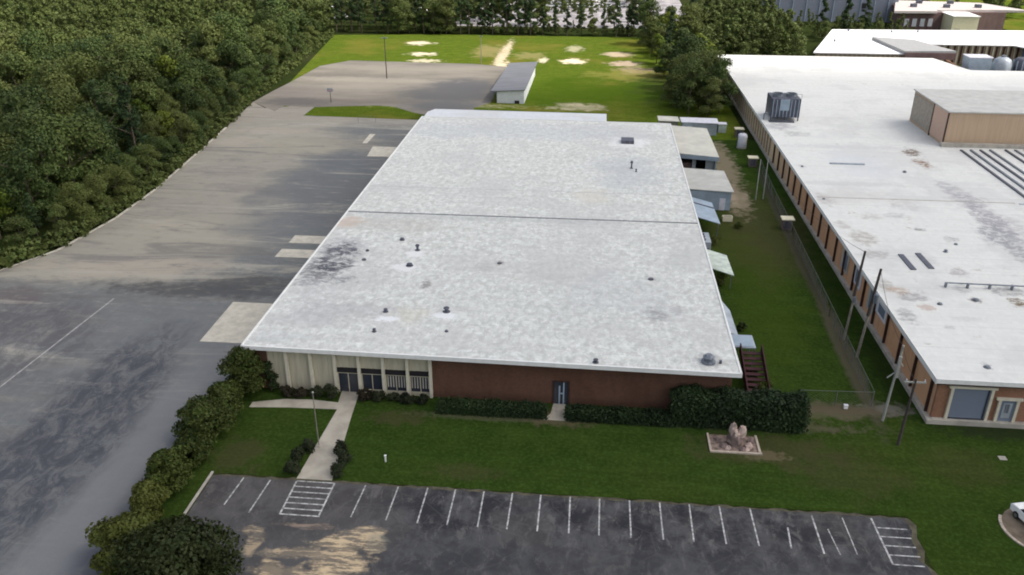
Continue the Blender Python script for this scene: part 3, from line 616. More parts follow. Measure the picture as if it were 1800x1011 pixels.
def hedge(label, x0, x1, y0, y1, H, seed, cards, size=.13):
    rg = np.random.default_rng(seed); t = thing('hedge', label, 'hedge', ((x0 + x1) / 2, (y0 + y1) / 2, 0))
    n = cards; L = x1 - x0; W = y1 - y0
    u = rg.random(n); p = np.zeros((n, 3)); face = rg.random(n); p[:, 0] = (u - .5) * L
    wv = rg.uniform(-.5, .5, n) * W; top = face < .5
    p[:, 1] = np.where(top, wv, np.where(rg.random(n) < .75, -W / 2, W / 2)); p[:, 2] = np.where(top, H, rg.random(n) * H)
    wob = .18 * np.sin(p[:, 0] * 1.7 + seed) + .12 * np.sin(p[:, 0] * 4.1); p[:, 2] += wob * (p[:, 2] / H) * min(1, H / 2); p += rg.normal(scale=.10 + .03 * H, size=(n, 3)); p[:, 2] = np.abs(p[:, 2])
    nr = np.zeros((n, 3)); nr[:, 2] = np.where(top, 1, .2); nr[:, 1] = np.where(top, 0, -1); nr += rg.normal(scale=.6, size=(n, 3)); nr /= np.linalg.norm(nr, axis=1)[:, None]
    uu = np.cross(nr, rg.normal(size=(n, 3))); uu /= np.linalg.norm(uu, axis=1)[:, None]; vv = np.cross(nr, uu); s = size * rg.uniform(.6, 1.3, n)[:, None]
    q = np.stack([p - uu * s, p - vv * s * .7, p + uu * s, p + vv * s * .7], 1)
    ob = bpy.data.objects.new('foliage', np_mesh('foliage', q, M['hedge'])); COL.objects.link(ob); ob.parent = t
    st = MB()
    for k in range(int(L / 1.2) + 1): xx = x0 + .3 + k * (L - .6) / max(1, int(L / 1.2)); st.tube((xx, (y0 + y1) / 2, 0), (xx + .1, (y0 + y1) / 2, H * .8), .05, .03, 5)
    st.box(x0 + .25, x1 - .25, y0 + .3, y1 - .3, .05, H * .85)
    st.build('branches', M['hedge'], t); return t
hedge('low clipped hedge along the red brick, left of the service door', -15.0, -3.6, 73.3, 74.7, .95, 1, 9000)
hedge('low clipped hedge along the red brick, right of the service door', -1.5, 9.5, 73.2, 74.6, .95, 2, 9000)
hedge('tall wide dark evergreen hedge at the right front corner of the warehouse', 9.4, 22.6, 73.4, 77.0 - 1.2, 3.0, 3, 22000, .17)

# ------------------------------------------------------------------ brick warehouse with the big white roof
WZ = 5.3; FX0, FX1, FY0, FY1 = -36.0, 15.4, 76.3, 175.4
wh = thing('brick_warehouse', 'low brick warehouse under the huge mottled white flat roof in the middle', 'warehouse', (-10, 76.3, 0))
MB().box(-16.1, FX1, FY0, FY0 + .35, 0, WZ).box(FX0, -34.2, FY0, FY0 + .35, 0, WZ).box(FX0, FX0 + .35, FY0 + .35, FY1, 0, WZ).box(FX1 - .35, FX1, FY0 + .35, FY1, 0, WZ).box(FX0, FX1, FY1, FY1 + .35, 0, WZ).build('wall', M['brick'], wh)
MB().prism([(-36.55, 75.72), (15.95, 75.0), (15.95, 175.1), (-36.55, 176.2)], WZ, WZ + .28).build('roof', M['roof'], wh)
fz = WZ - .12
fm = MB()
c4 = [(-36.6, 75.66), (16.0, 74.94), (16.0, 175.15), (-36.6, 176.25)]
for a, b in zip(c4, c4[1:] + c4[:1]):
    a = Vector(a); b = Vector(b); d = (b - a).normalized() * .16; nn = Vector((d.y, -d.x))
    fm.prism([tuple(a + nn * .4), tuple(b + nn * .4), tuple(b - nn * .9), tuple(a - nn * .9)], fz, WZ + .36)
fm.build('fascia', M['fascia'], wh)
MB().box(-36.4, 15.8, 117.2, 117.5, WZ + .281, WZ + .36).build('roof_seam', plain('grey joint strip', (.22, .23, .24), .8, .2), wh)
MB().box(-36.3, 15.7, 129.6, 129.75, WZ + .281, WZ + .30).build('roof_seam', plain('faint joint strip', (.45, .46, .46), .8, .2), wh)
# panel front
pf = MB().box(-34.2, -26.7, FY0 + .12, FY0 + .3, 0, WZ); pf.box(-26.7, -16.1, FY0 + .12, FY0 + .3, 3.1, WZ)
for k in range(30): x = -34.1 + k * .6; pf.box(x, x + .05, FY0 + .07, FY0 + .12, 0 if x < -26.9 else 3.1, WZ) if k * .6 < 18 - .1 else None
pf.build('panel', M['cream'], wh)
for x in (-32.0, -29.3, -26.65, -24.0, -21.35, -18.7, -16.2):
    MB().box(x - .16, x + .16, FY0 - .28, FY0 + .1, 0, WZ).build('column', M['cream trim'], wh)
MB().box(-26.5, -16.3, FY0 - .05, FY0 + .11, 2.55, 3.1).build('canopy_band', M['dark'], wh)
for k in range(4):
    x0 = -26.48 + k * 2.65
    nm = 'door' if k == 0 else 'window'
    f = MB().box(x0, x0 + 2.3, FY0 + .02, FY0 + .12, 2.42, 2.54)
    if k: f.box(x0, x0 + 2.3, FY0 + .02, FY0 + .12, .0, .5)
    for xx in (x0, x0 + 1.12, x0 + 2.22): f.box(xx, xx + .08, FY0 + .02, FY0 + .12, 0 if k == 0 else .5, 2.42)
    fo = f.build(nm, M['cream'], wh)
    MB().box(x0 + .08, x0 + 2.22, FY0 + .16, FY0 + .2, 0, 2.42).build('pane', M['glass'], fo)
    if k > 1:
        bl = MB()
        for j in range(7): bl.box(x0 + .15 + j * .3, x0 + .29 + j * .3, FY0 + .13, FY0 + .15, .9, 2.3)
        bl.build('curtain', M['concrete'], fo)
sd = MB().box(-3.1, -2.95, FY0 - .1, FY0 + .02, 0, 2.9).box(-1.45, -1.3, FY0 - .1, FY0 + .02, 0, 2.9).box(-2.95, -1.45, FY0 - .1, FY0 + .02, 2.75, 2.9).build('service_door', M['brown'], wh)
MB().box(-2.94, -1.46, FY0 - .04, FY0 - .01, 0, 2.74).build('pane', M['glass'], sd)
MB().box(-2.45, -2.3, FY0 - .16, FY0 - .06, 0, 2.3).box(-2.0, -1.86, FY0 - .16, FY0 - .06, 0, 2.7).box(-2.3, -2.0, FY0 - .14, FY0 - .06, 1.3, 1.45).build('door_bar', M['metal blue'], sd)
def vent(px, py, r, h, cap=True, mat='steel dark', z=WZ + .28, parent=wh, name='roof_vent'):
    r *= .68; h *= .7; x, y = G(px, py, z); m = MB().lathe(x, y, [(r * 1.6, z), (r * 1.5, z + .06), (r * .7, z + .08), (r * .7, z + h * .7)] + ([(r * 1.25, z + h * .7), (r * 1.1, z + h * .9), (r * .3, z + h)] if cap else [(r * .6, z + h)]), 12)
    return m.build(name, M[mat], parent)
for px, py, r, h in [(707, 422, .35, .5), (734, 440, .35, 1.3), (720, 467, .45, .5), (678, 548, .3, .6), (785, 548, .42, .9), (658, 583, .25, .6), (785, 583, .2, .3), (1047, 637, .32, .6), (1110, 296, .3, 2.0), (1118, 302, .2, .8), (646, 441, .25, .3), (640, 457, .3, .3), (1144, 491, .35, .2), (878, 463, .3, .2)]: vent(px, py, r, h)
x, y = G(1103, 250, WZ + .28); MB().box(x - 1.2, x + 1.2, y - 1.3, y + 1.3, WZ + .28, WZ + .9).build('roof_hatch', M['steel dark'], wh)
x, y = G(1245, 637, WZ + .28); tb = MB().lathe(x, y, [(.75, WZ + .28), (.75, WZ + .5), (.45, WZ + .55), (.5, WZ + .8), (.62, WZ + .95), (.35, WZ + 1.2)], 14).build('turbine_vent', M['steel mid'], wh); MB().box(x + 1.1, x + 1.35, y - .2, y + .1, WZ + .28, WZ + .6).build('vent_stub', M['steel dark'], tb)
# rear lean-to
rl = [(-36.0, 176.4), (3.2, 176.0), (3.0, 180.6), G(742, 199, 5.9), (-36.2, 180.2)]
rl = [(-36.2, 176.5), (2.8, 175.9), (2.8, 182.3), (-35.0, 183.2), (-36.2, 180.5)]
MB().prism([(-35.8, 176.6), (2.4, 176.3), (2.4, 182.0), (-34.8, 182.9), (-35.8, 180.4)], 0, WZ - .1).build('rear_wall', M['brick'], wh)
MB().prism(rl, WZ, WZ + .3).build('rear_roof', M['rear roof'], wh)

# ------------------------------------------------------------------ annexes and clutter along the warehouse's right side
def slope_roof(t, pts, zs, mat, th=.15, name='roof'): return MB().prism(pts, [z - th for z in zs], zs).build(name, mat, t)
a = thing('metal_annex', 'larger beige-roofed annex with two dark openings beside the warehouse', 'annex', (20, 167, 0))
slope_roof(a, [(15.5, 159.2), (24.0, 157.4), (24.0, 178.6), (15.5, 180.0)], [4.1, 3.9, 3.9, 4.1], M['beige roof'])
MB().box(23.5, 23.7, 158.2, 178.3, 0, 3.72).box(15.8, 23.5, 178.0, 178.2, 0, 3.7).build('wall', M['metal blue'], a)
MB().prism([(15.5, 159.1), (24.0, 157.3), (24.0, 157.38), (15.5, 159.18)], 3.1, 3.9).build('fascia', M['metal blue'], a)
MB().box(21.8, 23.5, 159.0, 159.2, 0, 3.2).build('pier', M['metal grey'], a); MB().box(19.3, 20.0, 159.4, 159.6, 0, 3.2).build('pier', M['metal grey'], a)
MB().box(15.8, 23.4, 163, 163.2, 0, 3.4).build('dark_backing', M['dark'], a)  # near-black sheet painted as the shade inside the two openings
MB().box(16.0, 19.2, 159.9, 161.5, 0, 1.9).build('stored_crate', M['stone dark'], a)
a = thing('metal_annex', 'smaller grey-roofed lean-to annex with blue sheet front beside the warehouse', 'annex', (20, 144, 0))
slope_roof(a, [(15.5, 139.0), (24.2, 138.4), (24.0, 150.2), (15.5, 151.0)], [3.7, 3.5, 3.5, 3.7], plain('greenish grey roof', (.43, .43, .40), .7, .12, .4))
MB().box(15.8, 23.9, 138.9, 139.1, 0, 3.35).box(23.7, 23.9, 139.1, 150, 0, 3.35).build('wall', M['metal blue'], a)
MB().box(22.0, 23.0, 138.82, 138.9, 0, 2.1).build('door', M['lav'], a)
a = thing('sheet_canopy', 'blue-grey sheet metal canopy just before the smaller annex', 'canopy', (18, 131, 0))
slope_roof(a, [(15.6, 128.6), (20.5, 125.9), (20.3, 135.8), (15.6, 138.2)], [2.9, 2.4, 2.4, 2.9], M['metal blue'], .1)
slope_roof(a, [(15.6, 135.2), (20.3, 132.8), (20.3, 133.1), (15.6, 135.5)], [3.0, 2.5, 2.5, 3.0], M['steel dark'], .08, 'ridge_strip')
for x_, y_ in ((20.2, 126.4), (20.1, 135.4)): MB().tube((x_, y_, 0), (x_, y_, 2.35), .06).build('post', M['steel mid'], a)
a = thing('machine_unit', 'small grey machine housing between the two side canopies', 'machine', (17.6, 120.5, 0))
MB().box(16.2, 18.3, 118.6, 122.6, .3, 2.2).build('housing', M['metal grey'], a, bevel=.06); MB().box(16.1, 18.4, 118.5, 122.7, 0, .3).build('base', M['concrete'], a); MB().box(16.5, 18.0, 117.5, 118.6, 0, 1.3).build('side_box', M['steel dark'], a)
for k in range(3): MB().lathe(17.25, 119.5 + k * 1.1, [(.35, 2.2), (.35, 2.35), (.3, 2.4)], 12).build('fan', M['steel dark'], a)
a = thing('sheet_canopy', 'pale green awning with rusty patches halfway along the warehouse', 'canopy', (18, 111, 0))
slope_roof(a, [(15.6, 108.8), (20.0, 106.8), (19.9, 113.8), (15.6, 115.6)], [2.8, 2.2, 2.2, 2.8], M['pale green'], .1)
for x_, y_ in ((19.7, 107.3), (19.6, 113.3)): MB().tube((x_, y_, 0), (x_, y_, 2.15), .06).build('post', M['steel mid'], a)
a = thing('sheet_canopy', 'narrow grey sloped sheet nearest the red slatted stair', 'canopy', (17.2, 94, 0))
slope_roof(a, [(15.9, 89.8), (18.1, 89.4), (18.0, 96.0), (17.3, 98.2), (15.9, 98.4)], [2.9, 2.2, 2.2, 2.4, 2.9], M['metal grey'], .1)
MB().box(16.0, 17.2, 90.2, 97.4, 0, 2.0).build('support_box', M['steel mid'], a)
a = thing('flat_platform', 'flat grey square top at the head of the red slatted stair', 'platform', (18.2, 87.5, 0))
MB().box(16.4, 19.6, 86.2, 89.2, 2.35, 2.5).build('top', M['metal grey'], a)
MB().box(16.6, 19.4, 86.4, 89.0, 2.5, 2.56).build('cover', M['metal blue'], a)
for x_ in (16.55, 19.45):
    for y_ in (86.35, 89.05): MB().box(x_ - .07, x_ + .07, y_ - .07, y_ + .07, 0, 2.35).build('leg', M['steel mid'], a)
a = thing('slatted_stair', 'maroon slatted wooden stair by the right front corner of the warehouse', 'stair', (18.8, 82, 0))
for k in range(9):
    z = 2.2 - k * .22; y_ = 85.8 - k * .78; MB().box(17.9, 20.1, y_ - .62, y_, z - .1, z).build('tread', M['maroon'], a)
for x_ in (17.75, 20.12): MB().prism([(x_, 86.2), (x_ + .13, 86.2), (x_ + .13, 78.9), (x_, 78.9)], [2.0, 2.0, 0, 0], [3.0, 3.0, .95, .95]).build('side_rail', M['maroon'], a)
a = thing('metal_shed', 'white-walled low shed behind the beige-roofed annex', 'shed', (25, 189, 0))
slope_roof(a, [(19.5, 187.6), (27.6, 187.0), (27.8, 191.6), (19.5, 192.0)], [2.9] * 4, M['lav']); MB().box(19.8, 27.4, 187.5, 191.3, 0, 2.75).build('wall', M['metal grey'], a); MB().box(21, 22, 187.42, 187.5, 0, 2.0).build('door', M['white wall'], a)
a = thing('metal_shed', 'beige flat lean-to at the warehouse back right corner', 'shed', (17.5, 191, 0))
slope_roof(a, [(14.6, 189.6), (19.3, 189.2), (19.2, 193.6), (14.6, 194)], [2.6] * 4, M['beige roof']); MB().box(14.9, 19.1, 189.9, 193.4, 0, 2.45).build('wall', M['concrete'], a); MB().box(16, 17, 189.82, 189.9, 0, 2.0).build('door', M['dark'], a)
x, y = G(1268, 232); a = thing('storage_bin', 'greenish metal bin standing at the right end of the white-walled shed', 'bin', (x, y, 0))
MB().box(x - .9, x + .9, y - .9, y + .9, 0, 1.9).build('bin_body', M['pale green'], a, bevel=.08); MB().box(x - 1.0, x + 1.0, y - 1.0, y + 1.0, 1.9, 2.0).build('lid', M['lav'], a); MB().box(x - 1.4, x - 1.0, y - .7, y + .7, 0, 1.6).build('side_box', M['steel dark'], a)
x, y = G(1303, 260); a = thing('storage_tank', 'upright silvery white tank on the grass beside the factory', 'tank', (x, y, 0))
MB().lathe(x, y, [(.95, .3), (1.0, .5), (1.0, 2.6), (.85, 2.95), (.4, 3.15), (.1, 3.2)], 24).build('tank_body', M['lav'], a, True)
MB().lathe(x, y, [(1.05, 0), (1.05, .3)], 16).build('base', M['concrete'], a); MB().tube((x - 1.0, y - .3, .3), (x - 1.0, y - .3, 2.8), .06).build('pipe', M['steel mid'], a); MB().lathe(x, y, [(.2, 3.18), (.2, 3.3)], 10).build('cap', M['steel dark'], a)
for px, py, lab in [(1298, 240, 'tan-capped utility cabinet nearest the silvery tank, farthest from the road'), (1322, 292, 'tan-capped utility cabinet beside the pair of thin poles'), (1382, 402, 'tan-capped utility cabinet in the grass halfway along the factory wall')]:
    x, y = G(px, py); a = thing('utility_cabinet', lab, 'cabinet', (x, y, 0), 'tan-capped cabinets between the two buildings')
    MB().box(x - .75, x + .75, y - .7, y + .7, 0, 1.7).build('cabinet_body', M['stone dark'], a); MB().box(x - 1.0, x + 1.0, y - .9, y + .9, 1.7, 1.88).build('lid', M['cream box'], a); MB().box(x - .5, x + .5, y - .76, y - .7, .3, 1.5).build('door', M['steel dark'], a)
x, y = G(1278, 388); a = thing('yellow_crate', 'small pale yellow crate at the corner of the blue-grey canopy', 'crate', (x, y, 0))
MB().box(x - .8, x + .8, y - .5, y + .5, 0, .12).box(x - .8, x + .8, y - .5, y - .42, .12, .8).box(x - .8, x + .8, y + .42, y + .5, .12, .8).box(x - .8, x - .7, y - .42, y + .42, .12, .8).box(x + .7, x + .8, y - .42, y + .42, .12, .8).build('crate_body', M['cream box'], a); MB().box(x - .7, x + .7, y - .42, y + .42, .12, .55).build('contents', M['dark'], a)
for px, py, s, lab in [(1262, 500, 1.2, 'bushy weed clump against the warehouse under the green awning'), (1256, 430, 1.0, 'small weed clump above the pale green awning'), (1272, 470, .9, 'low weed spilling over the pale green awning'), (1345, 690, .9, 'leafy weed between the slatted stair and the tall hedge'), (1320, 668, .8, 'dark weed at the foot of the slatted stair'), (1303, 582, .7, 'dark weed behind the flat grey platform'), (1298, 402, .7, 'weed beside the pale yellow crate')]:
    x, y = G(px, py); bush('weed_clump', lab, 'plant', x, y, s, s, s * 1.5, M['near leaf'], int(px), 700, .13, 7)

# ------------------------------------------------------------------ brick factory on the right
fc = thing('brick_factory', 'long brown brick factory with clean white flat roof along the right side', 'factory', (35.5, 76.7, 0))
FZ = 5.15
MB().box(36.0, 190, 76.75, 77.1, 0.5, FZ).build('front_wall', M['fbrick'], fc)
MB().box(36.0, 36.35, 77.1, 258, .45, FZ).build('side_wall', M['fpanel'], fc)
MB().box(36.0, 97, 257.6, 258.0, 0, FZ).box(100.2, 100.6, 241.4, 258, 0, FZ).box(100.6, 190, 241, 241.4, 0, FZ).build('rear_wall', M['fbrick'], fc)
MB().prism([(35.45, 76.15), (190, 76.15), (190, 241.2), (100.7, 241.2), (96.9, 258.5), (35.45, 258.5)], FZ, FZ + .3).build('roof', M['froof'], fc)
MB().box(35.35, 35.45, 76.05, 258.6, FZ - .25, FZ + .34).box(35.45, 190, 76.03, 76.15, FZ - .15, FZ + .34).build('fascia', M['fascia'], fc)
MB().box(35.6, 36.0, 76.35, 258, FZ - .5, FZ - .02).box(36.0, 190, 76.35, 76.7, FZ - .45, FZ - .02).build('soffit', M['brown'], fc)
MB().box(35.45, 36.05, 76.2, 258, 0, .5).box(36.05, 190, 76.2, 76.75, 0, .55).build('foundation_ledge', M['concrete'], fc)
k = 0; yy = 77.9
while yy < 257:
    MB().box(35.7, 36.0, yy - .09, yy + .09, .5, FZ - .5).build('pilaster', M['brown'] if yy < 170 else M['tan dark'], fc); yy += 2.8 if yy > 170 else 4.9  # near pilasters coloured dark to draw the thin shadow gaps along the wall
for y0, y1, z0, z1, mt in [(110.5, 114.0, 1.2, 4.2, 'concrete'), (104.3, 107.6, 1.8, 4.4, 'lav'), (98.2, 101.0, 1.2, 4.4, 'concrete'), (93.6, 97.4, 2.4, 4.3, 'lav')]:
    f = MB().box(35.93, 36.0, y0, y1, z0, z1).build('side_window', M[mt], fc)
    MB().box(35.90, 35.93, y0 + .6, y1 - .9, z0 + .4, z1 - .4).build('pane', M['bglass'], f)
for (x0, x1, z0, z1) in [(37.25, 41.45, .56, 4.25), (42.1, 44.15, .56, 3.1)]:
    f = MB().box(x0, x0 + .28, 76.5, 76.75, z0, z1).box(x1 - .28, x1, 76.5, 76.75, z0, z1).box(x0 - .25, x1 + .25, 76.47, 76.75, z1, z1 + .25).build('window', M['cream trim'], fc)
    MB().box(x0 + .28, x1 - .28, 76.66, 76.72, z0, z1).build('pane', M['bglass'], f)
    if x1 > 43: MB().box(x0 + .6, x1 - .6, 76.62, 76.66, z0 + .4, z1 - .4).build('frosted_panel', M['metal grey'], f); MB().box(x0 + .8, x0 + 1.2, 76.58, 76.62, 1.6, 2.6).build('sash', M['steel mid'], f)
    else: MB().box(x1 - .55, x1 - .42, 76.6, 76.66, z0, z1).box(x0 + .28, x1 - .28, 76.6, 76.66, z0, z0 + .15).build('sash', M['glass'], f)
# roof details of the factory
RZ = FZ + .3
for k_ in range(9):
    a0 = G(1688 + k_ * 17 + (10 if k_ > 3 else 0), 264, RZ); MB().box(a0[0] - .2, a0[0] + .2, 131 + (k_ % 3) * 3, a0[1] - .3, RZ, RZ + .22).build('roof_rib', M['steel mid'] if k_ % 2 else M['steel dark'], fc)
MB().box(66.5, 120, 130.8, 131.1, RZ, RZ + .12).build('roof_joint', M['metal grey'], fc)
MB().box(36, 66, 131.3, 131.5, RZ, RZ + .03).build('roof_joint', M['concrete'], fc)
for x0, y0 in ((1583, 448), (1613, 446)):
    a0 = G(x0, y0, RZ); a1 = G(x0 + 28, y0 + 27, RZ); MB().prism([(a0[0] - .35, a0[1]), (a0[0] + .35, a0[1]), (a0[0] + .45, a1[1]), (a0[0] - .25, a1[1])], RZ, RZ + .12).build('roof_curb', M['steel dark'], fc)
a0 = G(1662, 497, RZ + .6); pp = MB().tube((a0[0], a0[1], RZ + .6), (a0[0] + 12, a0[1] - .2, RZ + .6), .09)
pp.build('roof_pipe', M['steel mid'], fc)
for k_ in range(5): MB().box(a0[0] + k_ * 2.6, a0[0] + .18 + k_ * 2.6, a0[1] - .2, a0[1] + .2, RZ, RZ + .6).build('pipe_support', M['steel mid'], fc)
for px, py, r, h in [(1662, 443, .3, .5), (1680, 430, .25, .3), (1590, 303, .35, .4), (1410, 293, .25, .3), (1652, 535, .3, .3), (1715, 528, .4, .3), (1735, 646, .35, .25), (1365, 185, .2, .3), (1448, 350, .25, .25)]: vent(px, py, r, h, True, 'steel mid', RZ, fc)
a0 = G(1487, 289, RZ); MB().box(a0[0] - 2.8, a0[0] + 3.2, a0[1] - .2, a0[1] + .2, RZ, RZ + .25).build('roof_curb', M['metal grey'], fc)
# penthouse
ph = MB().box(66.6, 110, 164.2, 183.5, RZ, 11.8).build('penthouse', M['tan'], fc)
MB().box(66.3, 110.3, 163.9, 183.8, 11.8, 12.05).build('penthouse_roof', M['pent roof'], ph)
MB().box(66.5, 66.6, 164.5, 171.5, RZ + .5, 11.7).build('side_panel', M['tan rose'], ph); MB().box(66.5, 66.6, 171.9, 183.2, RZ + .5, 11.3).build('grey_panel', M['tan dark'], ph)
MB().box(66.42, 66.62, 171.5, 171.9, RZ, 11.8).box(66.42, 66.65, 164.1, 164.4, RZ, 11.8).build('corner_trim', M['brown'], ph)
MB().box(66.0, 110, 163.0, 164.1, RZ, RZ + .7).build('curb', M['concrete'], ph)
# cooling tower
x0, y0 = 36.9, 180.2
ct = thing('cooling_tower', 'dark louvred cooling tower on the left side of the factory roof', 'rooftop unit', (x0 + 3.2, y0 + 3, RZ))
MB().box(x0 + .3, x0 + 6.2, y0 + .3, y0 + 6.5, RZ + .7, RZ + 4.6).build('casing', M['steel dark'], ct, bevel=.12)
for k_ in range(8): MB().box(x0 + .5 + k_ * .74, x0 + .62 + k_ * .74, y0 + .1, y0 + .3, RZ + .7, RZ + 4.4).build('rib', M['metal blue'], ct)
MB().box(x0 + 2.1, x0 + 3.9, y0 + .15, y0 + .3, RZ + 2.2, RZ + 4.5).build('access_panel', M['metal blue'], ct)
for i_ in range(2):
    MB().lathe(x0 + 1.9 + i_ * 2.8, y0 + 3.3, [(1.15, RZ + 4.6), (1.05, RZ + 5.0), (1.15, RZ + 5.2), (.95, RZ + 5.2), (.9, RZ + 4.7)], 20).build('fan_ring', M['steel mid'], ct)
for xx in (x0 + .4, x0 + 3.2, x0 + 6.0):
    for y_ in (y0 + .4, y0 + 6.2): MB().box(xx - .12, xx + .12, y_ - .12, y_ + .12, RZ, RZ + .7).build('leg', M['steel dark'], ct)
rl_ = MB()
for xx in np.linspace(x0 + .3, x0 + 6.2, 6): rl_.tube((xx, y0 + .35, RZ + 4.6), (xx, y0 + .35, RZ + 5.6), .04, None, 5)
rl_.tube((x0 + .3, y0 + .35, RZ + 5.6), (x0 + 6.2, y0 + .35, RZ + 5.6), .04, None, 5).build('railing', M['wire'], ct)
MB().tube((x0 - .9, y0 + 1, RZ + 1.3), (x0 + .3, y0 + 1, RZ + 1.3), .16).tube((x0 - .9, y0 + 1, RZ), (x0 - .9, y0 + 1, RZ + 1.4), .14).build('pipe', M['steel mid'], ct)
MB().box(x0 - .1, x0 + 5, y0 - 1.3, y0 + .1, RZ + .001, RZ + .2).build('deck', M['steel dark'], ct)
# equipment in the yard behind the notch
a = thing('silver_trailer', 'silver box unit standing in the notch behind the factory', 'equipment', (104, 246, 0))
MB().box(101.6, 107.4, 245, 250, 1.2, 8.0).build('box_body', M['metal blue'], a, bevel=.1); MB().box(101.4, 107.6, 244.8, 250.2, 8.0, 8.2).build('top', M['lav'], a)
for xx in (102.4, 106.6): MB().box(xx - .3, xx + .3, 245.5, 249.5, 0, 1.2).build('leg', M['steel dark'], a)
a = thing('round_tank', 'domed silver tank beside the silver box unit behind the factory', 'tank', (111, 247, 0))
MB().lathe(111, 247, [(2.4, .2), (2.5, 1), (2.5, 6.2), (2.1, 7.4), (1.2, 8.0), (.2, 8.2)], 24).build('tank_body', M['metal grey'], a, True); MB().lathe(111, 247, [(.6, 8.0), (.6, 8.5)], 12).build('hatch', M['steel mid'], a); MB().lathe(111, 247, [(2.7, 0), (2.9, .2)], 20).build('base', M['concrete'], a)
for i_, (xx, lab) in enumerate([(116.2, 'first ribbed dark cylinder right of the domed tank'), (121.0, 'second ribbed dark cylinder right of the domed tank')]):
    a = thing('ribbed_tank', lab, 'tank', (xx, 247, 0), 'ribbed cylinders behind the factory')
    MB().lathe(xx, 247, [(2.1, .2), (2.1, 7.3), (1.5, 7.9), (.4, 8.1)], 20).build('tank_body', M['steel dark'], a, True)
    for j in range(10): an = j * .628; MB().box(xx + 2.15 * math.cos(an) - .12, xx + 2.15 * math.cos(an) + .12, 247 + 2.15 * math.sin(an) - .12, 247 + 2.15 * math.sin(an) + .12, .2, 7.3).build('rib', M['metal blue'], a)
sheet('service_yard', [(97.5, 242), (190, 242), (190, 262), (97.5, 262)], .03, M['concrete'])

# ------------------------------------------------------------------ second white-roofed building beyond, and the far buildings
b2 = thing('striped_building', 'white-roofed building with tan striped walls behind the factory', 'building', (80, 263, 0))
MB().prism([(64.8, 262.8), (92, 262.8), (92, 300), (81.5, 306)], 0, 5.7).prism([(92.01, 281), (185, 281), (185, 312), (92.01, 307)], 0, 5.68).build('wall', M['tan'], b2)
MB().prism([(63.9, 261.9), (92.5, 261.9), (93.5, 280.2), (190, 280.2), (190, 314), (80.2, 308)], 5.7, 6.0).build('roof', M['b2roof'], b2)
MB().prism([(136, 262), (190, 262), (190, 280.1), (128, 280.1)], 5.7, 6.0).build('roof_wing', M['b2roof'], b2)
MB().prism([(138, 263), (190, 263), (190, 280), (131, 280)], 0, 5.69).build('wing_wall', M['far grey'], b2)
for i_ in range(42):
    x = 93 + i_ * 1.05; MB().box(x, x + .45, 280.55, 280.95, .2, 5.6).build('wall_stripe', M['brown'] if i_ % 2 else M['cream'], b2)
for i_ in range(20): x = 65.5 + i_ * 1.35; MB().box(x, x + .6, 262.5, 262.78, .2, 5.6).build('wall_stripe', M['cream'], b2)
gr = MB().prism([(87.5, 287), (99, 283), (104.5, 262.5), (89.5, 261.2)], 6.01, 6.9).build('grey_canopy', plain('grey standing seam', (.30, .30, .30), .6, .1), b2)
MB().box(89.7, 104, 261.0, 261.3, 4.6, 6.5).build('canopy_front', M['school brick'], gr)
for px, py in ((1467, 73), (1491, 55), (1567, 57), (1613, 57)): vent(px, py, .55, 1.0, True, 'steel mid', 6.0, b2)
sc_ = thing('brick_school', 'dark brick building with rosy grey roof in the top right corner', 'building', (135, 350, 0))
MB().prism([(113, 345), (154, 349), (158, 372), (120, 376)], 0, 7.2).build('wall', M['school brick'], sc_)
rr = MB().prism([(111, 343), (127, 344), (128, 348), (150, 350), (162, 349), (153, 372), (122, 378), (117, 362)], 7.2, 8.0).build('roof', M['school roof'], sc_)
for x_, y_ in ((122, 356), (134, 355), (146, 356), (128, 368), (140, 368)): MB().box(x_ - 1, x_ + 1, y_ - 1, y_ + 1, 8.0, 9.2).build('roof_unit', M['steel dark'], rr)
for i_ in range(4): x_ = 116 + i_ * 3; MB().box(x_, x_ + 1.6, 344.9 + i_ * .3, 345.1 + i_ * .3, 2.2, 5).build('window', M['lav'], sc_)
cb = thing('cream_box_building', 'windowless cream box building in front of the brick school', 'building', (128, 330, 0))
p0 = G(1636, 50); p1 = G(1682, 52)
MB().box(p0[0], p1[0], p0[1] - 20, p0[1] - 8, 0, 7.0).build('wall', M['cream box'], cb); MB().box(p0[0] - .3, p1[0] + .3, p0[1] - 20.3, p0[1] - 7.7, 7.0, 7.3).build('roof', M['fascia'], cb); MB().box(p0[0] + 1, p0[0] + 3, p0[1] - 20.1, p0[1] - 20, 0, 3).build('door', M['cream'], cb)
gw = thing('grey_hall', 'huge windowless blue-grey hall wall beyond the trees at the top', 'building', (95, 372, 0))
MB().box(72, 121, 371, 420, 0, 22).build('wall', M['far grey'], gw); MB().box(71.6, 121.4, 370.6, 420.4, 22, 22.6).build('roof', M['pent roof'], gw)
for i_ in range(9): MB().box(74 + i_ * 5.4, 74.25 + i_ * 5.4, 370.8, 371, 0, 22).build('wall_joint', M['metal blue'], gw)
MB().box(107, 108.6, 370.7, 371, 5.5, 7.5).build('louvre', M['dark'], gw)
sheet('far_lawn', [(122, 318), (230, 318), (230, 470), (160, 470), (158, 345), (122, 343)], .03, M['field'])
sheet('far_parking', [(-60, 345), (38, 345), (40, 470), (-50, 470)], .03, plain('pale far car park', (.27, .255, .265), .9, .35, .25))

